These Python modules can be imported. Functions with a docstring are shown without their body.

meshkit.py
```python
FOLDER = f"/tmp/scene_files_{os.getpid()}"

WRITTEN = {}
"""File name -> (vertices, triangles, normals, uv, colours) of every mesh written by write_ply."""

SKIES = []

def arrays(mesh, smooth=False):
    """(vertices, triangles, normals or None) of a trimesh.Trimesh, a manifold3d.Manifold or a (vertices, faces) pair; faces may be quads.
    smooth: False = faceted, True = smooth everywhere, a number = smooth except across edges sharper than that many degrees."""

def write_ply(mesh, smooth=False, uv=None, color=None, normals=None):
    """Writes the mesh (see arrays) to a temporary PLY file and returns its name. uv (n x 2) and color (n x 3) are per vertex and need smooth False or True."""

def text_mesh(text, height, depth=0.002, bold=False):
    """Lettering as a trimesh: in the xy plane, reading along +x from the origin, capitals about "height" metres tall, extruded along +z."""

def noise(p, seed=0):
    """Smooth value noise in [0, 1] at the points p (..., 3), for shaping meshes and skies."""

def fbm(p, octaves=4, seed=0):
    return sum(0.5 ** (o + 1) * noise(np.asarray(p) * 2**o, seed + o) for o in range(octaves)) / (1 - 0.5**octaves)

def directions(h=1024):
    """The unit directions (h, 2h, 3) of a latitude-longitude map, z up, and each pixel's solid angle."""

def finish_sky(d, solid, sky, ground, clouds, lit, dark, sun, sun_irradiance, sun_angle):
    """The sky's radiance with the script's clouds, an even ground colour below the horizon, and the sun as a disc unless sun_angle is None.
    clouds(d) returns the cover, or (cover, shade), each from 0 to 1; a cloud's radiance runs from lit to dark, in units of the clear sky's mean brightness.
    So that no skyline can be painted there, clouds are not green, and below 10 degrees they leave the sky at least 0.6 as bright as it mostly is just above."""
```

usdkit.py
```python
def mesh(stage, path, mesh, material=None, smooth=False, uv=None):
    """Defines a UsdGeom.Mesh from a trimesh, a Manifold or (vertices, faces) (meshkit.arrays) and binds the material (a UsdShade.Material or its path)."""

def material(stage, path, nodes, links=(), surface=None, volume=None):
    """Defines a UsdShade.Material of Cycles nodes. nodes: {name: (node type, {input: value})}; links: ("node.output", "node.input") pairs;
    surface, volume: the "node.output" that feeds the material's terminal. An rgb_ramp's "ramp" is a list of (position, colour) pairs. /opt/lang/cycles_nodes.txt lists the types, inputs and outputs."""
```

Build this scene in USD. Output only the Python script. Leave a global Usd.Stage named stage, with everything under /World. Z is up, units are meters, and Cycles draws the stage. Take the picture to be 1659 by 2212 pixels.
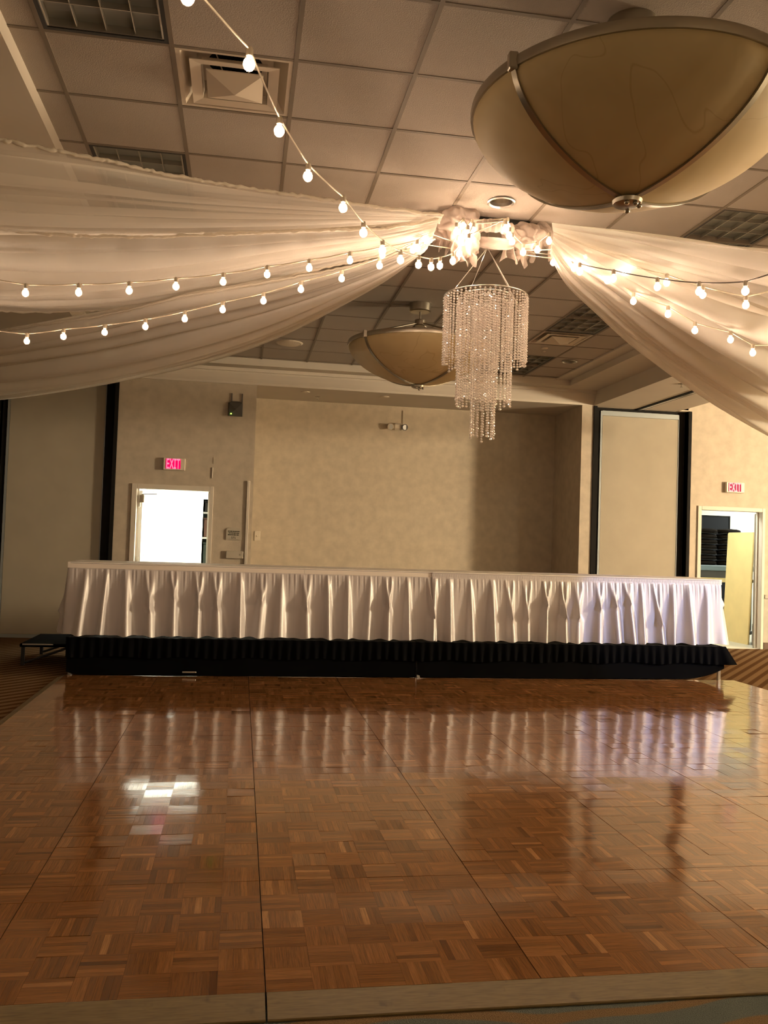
import math, random
import numpy as np, trimesh, usdkit, meshkit
from shapely.geometry import Polygon, Point, box as sbox
from pxr import Usd, UsdGeom, UsdLux, UsdShade, Gf, Sdf, Vt
rng = np.random.default_rng(7)
random.seed(7)
stage = Usd.Stage.CreateInMemory()
UsdGeom.SetStageUpAxis(stage, UsdGeom.Tokens.z)
UsdGeom.SetStageMetersPerUnit(stage, 1.0)
UsdGeom.Xform.Define(stage, '/World')
UsdGeom.Scope.Define(stage, '/World/Looks')
PI = math.pi
# ------------------------------------------------------------------ camera
W, H, FPX = 1659, 2212, 1883.123
YAW, PITCH, ROLL, EYE = .1619, .0352, .033, np.array([0, 0, 1.4692])
def cam_axes():
    cy, sy, cp, sp = math.cos(YAW), math.sin(YAW), math.cos(PITCH), math.sin(PITCH)
    fwd = np.array([sy*cp, cy*cp, sp]); right = np.array([cy, -sy, 0]); up = np.cross(right, fwd)
    c, s = math.cos(ROLL), math.sin(ROLL)
    return c*right + s*up, -s*right + c*up, fwd
CR, CU, CF = cam_axes()
cam = UsdGeom.Camera.Define(stage, '/World/camera')
m = Gf.Matrix4d(*CR, 0, *CU, 0, *(-CF), 0, *EYE, 1)
cam.AddTransformOp().Set(m)
cam.CreateHorizontalApertureAttr(36.0)
cam.CreateVerticalApertureAttr(48.0)
cam.CreateFocalLengthAttr(36.0*FPX/W)
cam.CreateClippingRangeAttr((0.05, 200))
cam.CreateExposureAttr(0.15)
# ------------------------------------------------------------------ lights of the place, and added fill lights
def xf(prim, loc, aim=None):
    z = np.array([0, 0, 1.0]) if aim is None else np.array(loc, float) - np.array(aim, float)
    z = z/np.linalg.norm(z)
    x = np.cross([0, 0, 1.0], z); x = np.array([1.0, 0, 0]) if np.linalg.norm(x) < 1e-6 else x/np.linalg.norm(x)
    y = np.cross(z, x)
    UsdGeom.Xformable(prim).AddTransformOp().Set(Gf.Matrix4d(*x, 0, *y, 0, *z, 0, *map(float, loc), 1))
def sphere_light(name, loc, r, power, col):
    l = UsdLux.SphereLight.Define(stage, '/World/'+name); l.CreateRadiusAttr(r); l.CreateIntensityAttr(power); l.CreateColorAttr(Gf.Vec3f(*col)); l.CreateNormalizeAttr(True); xf(l, loc); return l
def rect_light(name, loc, aim, w, h, power, col):
    l = UsdLux.RectLight.Define(stage, '/World/'+name); l.CreateWidthAttr(w); l.CreateHeightAttr(h); l.CreateIntensityAttr(power); l.CreateColorAttr(Gf.Vec3f(*col)); l.CreateNormalizeAttr(True); xf(l, loc, aim); return l
AMBER, WARM, COOL, TUBE = (1, .70, .46), (1, .81, .54), (.46, .58, 1.0), (.97, 1.0, .88)
sphere_light('pendant_lamp_far', (13.0, 5.9, 2.55), .4, 1060, WARM)      # the lit pendants of the right-hand section
sphere_light('pendant_lamp_near', (9.6, 3.8, 3.3), .35, 50, WARM)
sphere_light('foyer_lamp', (4.5, -3.9, 2.6), .3, 14, (1, .84, .64))  # unseen lamp behind the camera, added to brighten the front of the floor
rect_light('closet_tube_light', (-1.0, 13.18, 2.72), (-1.0, 13.18, 0), 1.2, .5, 60, TUBE)
rect_light('storeroom_tube_light', (7.3, 13.15, 2.72), (7.3, 13.15, 0), .5, .4, 10, TUBE)
rect_light('storeroom_back_light', (10.0, 14.7, 2.72), (10.0, 14.7, 0), .8, .4, 26, TUBE)  # added to brighten the storeroom back wall
spot = sphere_light('accent_spot', (8.9, 3.6, 2.6), .04, 380, COOL)
sh = UsdLux.ShapingAPI.Apply(spot.GetPrim()); sh.CreateShapingConeAngleAttr(7.5); sh.CreateShapingConeSoftnessAttr(.35)
spot.ClearXformOpOrder(); xf(spot, (8.9, 3.6, 2.6), (4.85, 9.4, .8))
BULB, HUB_BULB = 215.0, 185.0
# ------------------------------------------------------------------ helpers
T = Sdf.ValueTypeNames
count, origin = {}, {}
def fresh(parent, name):
    k = (parent, name); n = count.get(k, -1) + 1; count[k] = n
    return f'{parent}/{name}' + (f'_{n:03d}' if n else '')
def path_of(p): return p if isinstance(p, str) else str(p.GetPath())
def meta(p, label=None, cat=None, group=None, kind=None):
    for k, v in (('label', label), ('category', cat), ('group', group), ('kind', kind)):
        if v: p.SetCustomDataByKey(k, v)
    return p
def thing(name, loc=(0, 0, 0), label=None, cat=None, group=None, kind=None):
    p = fresh('/World', name)
    x = UsdGeom.Xform.Define(stage, p); x.AddTranslateOp().Set(Gf.Vec3d(*map(float, loc))); origin[p] = np.array(loc, float)
    return meta(x.GetPrim(), label, cat, group, kind)
def arr(mesh):
    v, f, _ = meshkit.arrays(mesh); return v, f
def join(ms):
    vs, fs, n = [], [], 0
    for q in ms:
        v, f = arr(q); vs.append(v); fs.append(f+n); n += len(v)
    return np.vstack(vs), np.vstack(fs)
def obj(name, mesh, mat, parent='/World', smooth=False, label=None, cat=None, group=None, kind=None, tone=None, loc=None):
    par = path_of(parent); p = fresh(par, name)
    if isinstance(mesh, list): mesh = join(mesh)
    if loc is None: loc = (0, 0, 0)
    o = origin.get(par, np.zeros(3)); v, f = arr(mesh)
    base = np.array(v).min(0)*.5 + np.array(v).max(0)*.5 if par == '/World' and kind != 'structure' else o
    if par == '/World' and kind != 'structure': base = np.array([base[0], base[1], v[:, 2].min()])
    msh = usdkit.mesh(stage, p, (v - base, f), mat, smooth=smooth)
    origin[p] = base
    if par == '/World' and kind != 'structure': UsdGeom.Xformable(msh).AddTranslateOp().Set(Gf.Vec3d(*map(float, base)))
    if tone is not None:
        UsdGeom.PrimvarsAPI(msh).CreatePrimvar('tone', T.FloatArray, 'vertex').Set(Vt.FloatArray.FromNumpy(np.asarray(tone, np.float32)))
    return meta(msh.GetPrim(), label, cat, group, kind)
def dup(src, loc, label=None, group=None):
    p = fresh('/World', src.GetName().rsplit('_0', 1)[0] if src.GetName()[-3:].isdigit() else src.GetName())
    x = UsdGeom.Xform.Define(stage, p); x.AddTranslateOp().Set(Gf.Vec3d(*map(float, loc)))
    q = x.GetPrim(); q.GetReferences().AddInternalReference(src.GetPath()); q.SetInstanceable(True)
    was = src.GetCustomData()
    return meta(q, label or was.get('label'), was.get('category'), group or was.get('group'))
def bx(x0, x1, y0, y1, z0, z1):
    b = trimesh.creation.box((x1-x0, y1-y0, z1-z0)); b.apply_translation(((x0+x1)/2, (y0+y1)/2, (z0+z1)/2)); return b
def rbx(x0, x1, y0, y1, z0, z1, r=.006):
    c = np.array([(a, b, d) for a in (x0+r, x1-r) for b in (y0+r, y1-r) for d in (z0+r, z1-r)])
    o = np.vstack([c + np.array(k)*r for k in ((1,0,0),(-1,0,0),(0,1,0),(0,-1,0),(0,0,1),(0,0,-1))])
    return trimesh.convex.convex_hull(o)
def cyl(p0, p1, r, n=16, r1=None):
    p0, p1 = np.array(p0, float), np.array(p1, float)
    return tube([p0, p1], [r, r if r1 is None else r1], n)
def tube(pts, r, n=8, closed=False, cap=True):
    p = np.asarray(pts, float); r = np.broadcast_to(np.asarray(r, float), (len(p),))
    t = np.gradient(p, axis=0) if not closed else np.roll(p, -1, 0) - np.roll(p, 1, 0)
    t /= np.linalg.norm(t, axis=1, keepdims=True) + 1e-12
    ref = np.array([0, 0, 1.0]) if np.abs(t[:, 2]).mean() < .9 else np.array([1.0, 0, 0])
    a = np.cross(t, ref); a /= np.linalg.norm(a, axis=1, keepdims=True) + 1e-12
    b = np.cross(t, a); g = np.arange(n)*2*PI/n
    v = (p[:, None] + r[:, None, None]*(np.cos(g)[None, :, None]*a[:, None] - np.sin(g)[None, :, None]*b[:, None])).reshape(-1, 3)
    m_ = len(p); f = []
    for i in range(m_ if closed else m_-1):
        j2 = (i+1) % m_
        for j in range(n):
            k = (j+1) % n
            f += [[i*n+j, i*n+k, j2*n+k], [i*n+j, j2*n+k, j2*n+j]]
    if cap and not closed:
        for i, s in ((0, 1), (m_-1, -1)):
            v = np.vstack([v, p[i]]); c = len(v)-1
            for j in range(n):
                k = (j+1) % n
                f.append([c, i*n+k, i*n+j] if s > 0 else [c, i*n+j, i*n+k])
    return v, np.array(f)
def lathe(prof, c=(0, 0, 0), n=48):
    p = np.array(prof, float); g = np.arange(n)*2*PI/n
    v = np.stack([p[:, 0, None]*np.cos(g), p[:, 0, None]*np.sin(g), np.repeat(p[:, 1, None], n, 1)], -1).reshape(-1, 3) + np.array(c)
    f = []
    for i in range(len(p)-1):
        for j in range(n):
            k = (j+1) % n
            f += [[i*n+j, i*n+k, (i+1)*n+k], [i*n+j, (i+1)*n+k, (i+1)*n+j]]
    return v, np.array(f)
def grid_mesh(P):
    a, b = P.shape[:2]; i, j = np.meshgrid(np.arange(a-1), np.arange(b-1), indexing='ij'); q = i*b + j
    f = np.stack([q, q+b, q+b+1, q+1], -1).reshape(-1, 4)
    return P.reshape(-1, 3), np.vstack([f[:, [0, 1, 2]], f[:, [0, 2, 3]]])
def text(s, h, loc, depth=.004, bold=True, mx=None):
    """upright lettering facing -y, centred at loc"""
    t = meshkit.text_mesh(s, h, depth, bold); b = t.bounds; v = np.array(t.vertices) - [(b[0, 0]+b[1, 0])/2, (b[0, 1]+b[1, 1])/2, 0]
    if mx: v[:, 0] *= mx/(b[1, 0]-b[0, 0])
    return np.stack([v[:, 0]+loc[0], loc[1]-v[:, 2], v[:, 1]+loc[2]], 1), np.array(t.faces)
def lin(c): 
    c = np.array(c, float)/255; return tuple(np.where(c <= .04045, c/12.92, ((c+.055)/1.055)**2.4))
# rays through the photograph's frame, for reading a thing's real place off a known plane
def ray(p):
    p = np.atleast_2d(np.array(p, float)); return ((p[:, :1]-W/2)/FPX)*CR - ((p[:, 1:]-H/2)/FPX)*CU + CF
def on_z(p, z): d = ray(p); return EYE + d*((np.asarray(z)-EYE[2])/d[:, 2])[:, None]
def on_y(p, y): d = ray(p); return EYE + d*((np.asarray(y)-EYE[1])/d[:, 1])[:, None]
# ------------------------------------------------------------------ materials
def mat(name, nodes, links, surface): return usdkit.material(stage, '/World/Looks/'+name, nodes, links, surface=surface)
def plain(name, col, rough=.5, metal=0., spec=.5, vary=0., scale=3., bump=0., bscale=60., **kw):
    n = {'p': ('principled_bsdf', dict(base_color=col, roughness=rough, metallic=metal, specular_ior_level=spec, **kw))}; l = []
    if vary or bump: n['g'] = ('geometry', {})
    if vary:
        n['n'] = ('noise_texture', dict(scale=scale, detail=4.0)); l.append(('g.position', 'n.vector'))
        n['r'] = ('rgb_ramp', dict(ramp=[(.3, tuple(np.array(col)*(1-vary))), (.7, tuple(np.minimum(np.array(col)*(1+vary), 1)))]))
        l += [('n.fac', 'r.fac'), ('r.color', 'p.base_color')]
    if bump:
        n['n2'] = ('noise_texture', dict(scale=bscale, detail=3.0)); n['b'] = ('bump', dict(strength=bump, distance=.01))
        l += [('g.position', 'n2.vector'), ('n2.fac', 'b.height'), ('b.normal', 'p.normal')]
    return mat(name, n, l, 'p.BSDF')
def glow(name, col, s): return mat(name, {'e': ('emission', dict(color=col, strength=s))}, [], 'e.emission')
M = {}
M['wall'] = plain('wallpaper', (.50, .435, .35), .7, vary=.10, scale=7, bump=.08, bscale=90, spec=.25)
M['alcove'] = plain('alcove_wallpaper', (.57, .49, .375), .7, vary=.10, scale=7, bump=.08, bscale=90, spec=.25)  # wallpaper colour lightened to carry the direct light on the alcove wall
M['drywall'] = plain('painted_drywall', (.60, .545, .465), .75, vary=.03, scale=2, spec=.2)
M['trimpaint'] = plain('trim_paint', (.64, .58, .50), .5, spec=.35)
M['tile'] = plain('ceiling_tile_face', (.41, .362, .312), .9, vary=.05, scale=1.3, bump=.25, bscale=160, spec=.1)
M['tbar'] = plain('ceiling_grid_paint', (.20, .165, .125), .6, spec=.3)  # grid colour darkened to carry the shadow along the tile joints
M['white_room'] = plain('white_room_paint', (.80, .80, .76), .6)
M['grey_paint'] = plain('grey_door_paint', (.50, .48, .44), .45)
M['black'] = plain('black_plastic', (.015, .014, .013), .5)
M['seal'] = plain('black_seal', (.012, .011, .010), .8, spec=.15)
M['panel'] = plain('partition_vinyl', (.385, .345, .275), .75, vary=.04, scale=3, bump=.12, bscale=220, spec=.2)
M['panel_edge'] = plain('partition_edge_metal', (.30, .33, .34), .45, metal=.3)
M['alum'] = plain('brushed_aluminium', (.62, .60, .56), .35, metal=1.)
M['steel'] = plain('galvanised_steel', (.70, .70, .68), .3, metal=1.)
M['nickel'] = plain('satin_nickel', (.42, .38, .31), .32, metal=1.)
M['louver'] = plain('troffer_louver', (.55, .52, .46), .3, metal=.9)
M['louver_deep'] = plain('troffer_housing', (.17, .165, .15), .5, metal=.2)
M['lens'] = plain('troffer_lens', (.19, .20, .175), .35, spec=.5)
M['tube'] = plain('fluorescent_tube_off', (.75, .75, .72), .3)
M['diffuser'] = plain('air_diffuser_paint', (.62, .54, .43), .5, spec=.3)
M['duct'] = plain('duct_black', (.010, .009, .008), .9)
M['cord_w'] = plain('cord_ivory', (.66, .56, .42), .5)
M['cord_d'] = plain('cord_brown', (.10, .08, .06), .5)
M['socket'] = plain('bulb_socket_plastic', (.46, .39, .29), .45)
M['filament'] = glow('lit_filament', (1, .74, .53), BULB)
M['stage_black'] = plain('stage_carpet_black', (.009, .0095, .0095), .9, spec=.1, vary=.3, scale=30)
M['stage_edge'] = plain('stage_edge_metal', (.10, .105, .105), .35, metal=.8)
M['yellow'] = plain('folding_table_laminate', (.68, .54, .25), .4, vary=.05, scale=4)
M['baseboard'] = plain('dark_wood_baseboard', (.085, .045, .025), .4)
M['wainscot'] = plain('wainscot_grey', (.38, .36, .31), .7, vary=.05, scale=9)
M['oldwhite'] = plain('device_white_plastic', (.70, .62, .50), .45)
M['router'] = plain('router_grey_plastic', (.07, .065, .06), .5)
M['filament_hub'] = glow('lit_hub_filament', (1, .74, .53), HUB_BULB)
M['led'] = glow('green_led', (.25, 1, .05), 6)
M['exit_red'] = glow('exit_face_red', (1, .004, .10), 1.05)
M['exit_pink'] = glow('exit_letters_pink', (1, .22, .36), 1.2)
M['exit_red2'] = glow('exit_face_red_dim', (1, .10, .16), .75)
M['exit_pink2'] = glow('exit_letters_pink_dim', (1, .70, .60), 1.05)
M['sign'] = plain('plaque_plastic', (.47, .42, .34), .5)
M['ink'] = plain('plaque_ink', (.05, .045, .03), .6)
M['closet_dark'] = plain('closet_dark_green', (.045, .065, .05), .6)
M['carton'] = plain('carton_brown', (.20, .10, .07), .7)
M['seatpad'] = plain('chair_pad_brown', (.009, .006, .004), .9, spec=.1, vary=.25, scale=12)
M['cart'] = plain('cart_blue_grey', (.16, .22, .25), .5)
M['board'] = plain('black_board', (.006, .007, .010), .7, spec=.2)
# parquet: tone comes from each strip, grain from noise stretched along the strip
def parquet(name, sx, sy):
    n = {'a': ('attribute', dict(attribute='tone')), 'g': ('geometry', {}), 'm': ('mapping', dict(scale=(sx, sy, 1))),
         'n': ('noise_texture', dict(scale=3.0, detail=5.0, roughness=.6)),
         'r': ('rgb_ramp', dict(ramp=[(0, (.105, .039, .0115)), (.25, (.17, .070, .0215)), (.55, (.232, .100, .033)), (.85, (.30, .137, .048)), (1, (.37, .185, .075))])),
         'h': ('rgb_ramp', dict(ramp=[(.25, (.66, .66, .66)), (.75, (1.18, 1.18, 1.18))])), 'x': ('mix_color', dict(blend_type='multiply', fac=1.0, use_clamp=False)),
         'n3': ('noise_texture', dict(scale=1.1, detail=2.0)), 'rr': ('map_range', dict(from_min=.3, from_max=.7, to_min=.07, to_max=.13)),
         'b': ('bump', dict(strength=.06, distance=.002)),
         'p': ('principled_bsdf', dict(roughness=.16, specular_ior_level=.55, coat_weight=.3, coat_roughness=.06))}
    l = [('a.fac', 'r.fac'), ('g.position', 'm.vector'), ('m.vector', 'n.vector'), ('n.fac', 'h.fac'), ('r.color', 'x.a'), ('h.color', 'x.b'), ('x.result', 'p.base_color'),
         ('g.position', 'n3.vector'), ('n3.fac', 'rr.value'), ('rr.result', 'p.roughness'), ('n.fac', 'b.height'), ('b.normal', 'p.normal')]
    return mat(name, n, l, 'p.BSDF')
M['oak_x'] = parquet('oak_strip_grain_across', 3, 60)
M['oak_y'] = parquet('oak_strip_grain_along', 60, 3)
M['panel_base'] = plain('panel_core', (.16, .13, .09), .5)
M['ramp'] = mat('pale_wood_ramp', {'g': ('geometry', {}), 'm': ('mapping', dict(scale=(4, 40, 40))), 'n': ('noise_texture', dict(scale=4.0, detail=5.0)),
    'r': ('rgb_ramp', dict(ramp=[(.25, (.105, .070, .023)), (.5, (.155, .106, .036)), (.8, (.195, .138, .050))])),
    'n2': ('noise_texture', dict(scale=18.0, detail=2.0)), 'r2': ('rgb_ramp', dict(ramp=[(.20, (.55, .55, .55)), (.34, (1, 1, 1))])), 'x': ('mix_color', dict(blend_type='multiply', fac=1.0)),
    'p': ('principled_bsdf', dict(roughness=.4))},
    [('g.position', 'm.vector'), ('m.vector', 'n.vector'), ('n.fac', 'r.fac'), ('g.position', 'n2.vector'), ('n2.fac', 'r2.fac'), ('r.color', 'x.a'), ('r2.color', 'x.b'), ('x.result', 'p.base_color')], 'p.BSDF')
# carpet: diagonal brown stripes and grey-blue medallions with tan swirls
M['carpet'] = mat('ballroom_carpet', {'g': ('geometry', {}), 'm': ('mapping', dict(rotation=(0, 0, .72))),
    'w': ('wave_texture', dict(scale=2.4, distortion=.6, detail=1.0)), 'rw': ('rgb_ramp', dict(ramp=[(.28, (.078, .040, .018)), (.62, (.155, .094, .047))])),
    'v': ('separate_xyz', {}), 'rv': ('map_range', dict(from_min=6.2, from_max=5.9, to_min=0., to_max=1., clamp=True)),
    'ws': ('wave_texture', dict(wave_type='rings', scale=1.7, distortion=5.0, detail=1.5, detail_scale=.8)), 'rs': ('rgb_ramp', dict(ramp=[(.74, (.115, .128, .115)), (.86, (.19, .125, .068))])),
    'x': ('mix_color', dict(fac=.5)), 'n2': ('noise_texture', dict(scale=260.0)), 'b': ('bump', dict(strength=.5, distance=.006)),
    'h': ('rgb_ramp', dict(ramp=[(.3, (.7, .7, .7)), (.7, (1.2, 1.2, 1.2))])), 'y': ('mix_color', dict(blend_type='multiply', fac=1.0, use_clamp=False)),
    'p': ('principled_bsdf', dict(roughness=1.0, specular_ior_level=.0))},
    [('g.position', 'm.vector'), ('m.vector', 'w.vector'), ('w.fac', 'rw.fac'), ('g.position', 'v.vector'), ('v.y', 'rv.value'), ('g.position', 'ws.vector'), ('ws.fac', 'rs.fac'),
     ('rv.result', 'x.fac'), ('rw.color', 'x.a'), ('rs.color', 'x.b'), ('g.position', 'n2.vector'), ('n2.fac', 'b.height'), ('b.normal', 'p.normal'), ('n2.fac', 'h.fac'), ('x.result', 'y.a'), ('h.color', 'y.b'), ('y.result', 'p.base_color')], 'p.BSDF')
def sheer(name, t, col=(.97, .93, .86), tl=.5):
    return mat(name, {'t': ('transparent_bsdf', {}), 'd': ('diffuse_bsdf', dict(color=col)), 'l': ('translucent_bsdf', dict(color=col)), 'dl': ('mix_closure', dict(fac=tl)), 'x': ('mix_closure', dict(fac=1-t))},
               [('d.BSDF', 'dl.closure1'), ('l.BSDF', 'dl.closure2'), ('t.BSDF', 'x.closure1'), ('dl.closure', 'x.closure2')], 'x.closure')
M['sheer'] = sheer('sheer_chiffon', .12)
M['sheer2'] = sheer('sheer_chiffon_light', .42)
M['tulle'] = sheer('hub_tulle', .30, (.70, .60, .53))
M['hem'] = sheer('chiffon_hem', .10, (.86, .80, .70))
M['satin'] = plain('white_satin_cloth', (.50, .465, .47), .40, sheen_weight=.5, sheen_roughness=.4, spec=1.0, bump=.03, bscale=500)
M['linen'] = plain('white_table_linen', (.74, .68, .63), .6)
M['blackcloth'] = plain('black_skirt_cloth', (.0022, .0022, .0026), .9, spec=.03)
M['glass_bulb'] = mat('clear_bulb_glass', {'t': ('transparent_bsdf', dict(color=(1, .97, .93))), 'g': ('glossy_bsdf', dict(color=(1, .9, .8), roughness=.08)), 'l': ('translucent_bsdf', dict(color=(1, .82, .62))),
    'f': ('fresnel', dict(IOR=1.45)), 'a': ('mix_closure', {}), 'b': ('mix_closure', dict(fac=.10))},
    [('f.fac', 'a.fac'), ('t.BSDF', 'a.closure1'), ('g.BSDF', 'a.closure2'), ('a.closure', 'b.closure1'), ('l.BSDF', 'b.closure2')], 'b.closure')
M['crystal'] = mat('crystal_bead', {'t': ('transparent_bsdf', dict(color=(.98, .93, .88))), 'g': ('glossy_bsdf', dict(color=(1, .96, .92), roughness=.06)), 'd': ('translucent_bsdf', dict(color=(1., .965, .95))),
    'd2': ('diffuse_bsdf', dict(color=(1., .965, .95))), 'dd': ('mix_closure', dict(fac=.5)), 'a': ('mix_closure', dict(fac=.46)), 'b': ('mix_closure', dict(fac=.20))},
    [('d.BSDF', 'dd.closure1'), ('d2.BSDF', 'dd.closure2'), ('dd.closure', 'a.closure1'), ('g.BSDF', 'a.closure2'), ('t.BSDF', 'b.closure2'), ('a.closure', 'b.closure1')], 'b.closure')
M['alabaster'] = mat('amber_alabaster', {'g': ('geometry', {}), 'n': ('noise_texture', dict(scale=2.2, detail=3.0, distortion=.8)), 'r': ('rgb_ramp', dict(ramp=[(.3, (.56, .43, .225)), (.7, (.66, .53, .30))])),
    'v': ('noise_texture', dict(scale=.85, detail=3.0, distortion=1.2)), 's': ('math', dict(math_type='subtract', value2=.5)), 'ab': ('math', dict(math_type='absolute')),
    'k': ('rgb_ramp', dict(ramp=[(0, (.55, .42, .34)), (.0035, (1, 1, 1))])), 'x': ('mix_color', dict(blend_type='multiply', fac=.35)),
    'p': ('principled_bsdf', dict(roughness=.55, specular_ior_level=.3)), 'l': ('translucent_bsdf', {}), 'm': ('mix_closure', dict(fac=.22))},
    [('g.position', 'n.vector'), ('n.fac', 'r.fac'), ('g.position', 'v.vector'), ('v.fac', 's.value1'), ('s.value', 'ab.value1'), ('ab.value', 'k.fac'), ('r.color', 'x.a'), ('k.color', 'x.b'),
     ('x.result', 'p.base_color'), ('x.result', 'l.color'), ('p.BSDF', 'm.closure1'), ('l.BSDF', 'm.closure2')], 'm.closure')
# ------------------------------------------------------------------ the room shell
ZC, Z1, Z2, YW = 3.9742, 3.8776, 3.6625, 12.565           # tile field, first soffit, second soffit, back wall plane
FX0, FX1, FY1 = -1.24, 4.72, 12.22                        # first tray step
SX0, SX1 = -1.77, 5.24                                    # second tray step
PX0, PX1 = -3.30, 6.65                                    # outer edges of the low soffits
YF = -4.8
def struct(name, mesh, mat_, parent='/World', **k): return obj(name, mesh, mat_, parent, kind='structure' if parent == '/World' else None, **k)
struct('floor', bx(-8, 14, YF, 17, -.1, 0), M['carpet'])
ceil = thing('ceiling', kind='structure')
GX0, GY0, G = -1.0769, 4.5016, .63417
cols = [FX0] + [GX0+G*k for k in range(0, 9)] + [4.50]
rows = [GY0+G*k for k in range(-3, 13)]
troffers = [(1, -2), (1, 2), (1, 6), (1, 10), (8, 2), (8, 6), (8, 10)]        # (column, row) of the first of two cells
vents = [(2, 0), (8, 8), (2, 8)]
taken = {(c, r+k+3) for c, r in troffers for k in (0, 1)} | {(c, r+3) for c, r in vents}
holes = {(5, 2+3): (1.775, 6.045), (9, 10+3): (4.245, 11.03)}
HB = .012
for i in range(len(cols)-1):
    for j in range(len(rows)):
        if (i, j) in taken: continue
        x0, x1 = cols[i]+(HB if i else 0), cols[i+1]-(HB if i < len(cols)-2 else 0)
        y0, y1 = rows[j]+HB, (rows[j+1] if j+1 < len(rows) else FY1)-HB
        if y1 - y0 < .02: continue
        dz = rng.normal(0, .0006)
        if (i, j) in holes:
            hx, hy = holes[(i, j)]
            tl = trimesh.creation.extrude_polygon(sbox(x0, y0, x1, y1).difference(Point(hx, hy).buffer(.085, 24)), .016, engine='earcut'); tl.apply_translation((0, 0, ZC))
        else: tl = bx(x0, x1, y0, y1, ZC+dz, ZC+.016+dz)
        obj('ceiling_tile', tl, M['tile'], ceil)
for x in cols[1:-1]: obj('grid_runner', bx(x-HB, x+HB, rows[0], FY1, ZC-.004, ZC+.03), M['tbar'], ceil)
for y in rows: obj('cross_tee', bx(FX0, 4.5, y-HB, y+HB, ZC-.0035, ZC+.029), M['tbar'], ceil)
obj('plenum_deck', [bx(-8, 14, YF, 17, ZC+.30, ZC+.36), bx(FX0, FX1, YF, rows[0], ZC, ZC+.05)], M['drywall'], ceil)
obj('perimeter_band', [bx(4.50, FX1, YF, FY1, ZC-.012, ZC+.03), bx(4.50, 4.53, YF, FY1, ZC-.02, ZC-.012)], M['drywall'], ceil)
obj('soffit', [bx(SX0-.01, FX0-.02, YF, YW, Z1, Z1+.05), bx(FX1+.02, SX1+.01, YF, YW, Z1, Z1+.05), bx(FX0-.02, FX1+.02, FY1+.02, YW, Z1, Z1+.05)], M['drywall'], ceil)
obj('step_fascia', [bx(FX0-.02, FX0, YF, FY1+.02, Z1, ZC+.05), bx(FX1, FX1+.02, YF, FY1+.02, Z1, ZC+.05), bx(FX0, FX1, FY1, FY1+.02, Z1, ZC+.05)], M['drywall'], ceil)
obj('soffit', bx(PX0+.02, SX0-.02, YF, YW+1.6, Z2, Z2+.05), M['drywall'], ceil)
obj('soffit', bx(SX1+.02, PX1-.02, YF, YW+1.6, Z2, Z2+.05), M['drywall'], ceil)
obj('step_fascia', [bx(SX0-.02, SX0, YF, YW, Z2, Z1+.05), bx(PX0, PX0+.02, YF, YW, Z2, ZC+.05)], M['drywall'], ceil)
obj('step_fascia', [bx(SX1, SX1+.02, YF, YW, Z2, Z1+.05), bx(PX1-.02, PX1, YF, YW, Z2, ZC+.05)], M['drywall'], ceil)
obj('side_ceiling', bx(-8, PX0, YF, YW, ZC, ZC+.05), M['drywall'], ceil)
obj('side_ceiling', bx(PX1, 14, YF, YW, ZC, ZC+.05), M['drywall'], ceil)
YB = YW+.13
DL, DR = (-1.452, -.458, 2.112), (7.043, 8.072, 2.143)     # door openings: x0, x1, head
AX0, AX1, AY = .150, 5.058, 13.725                          # alcove
wb = thing('wall_back', kind='structure')
obj('wall_section', bx(-8, -3.30, YW, YB, 0, ZC), M['wall'], wb)
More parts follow.
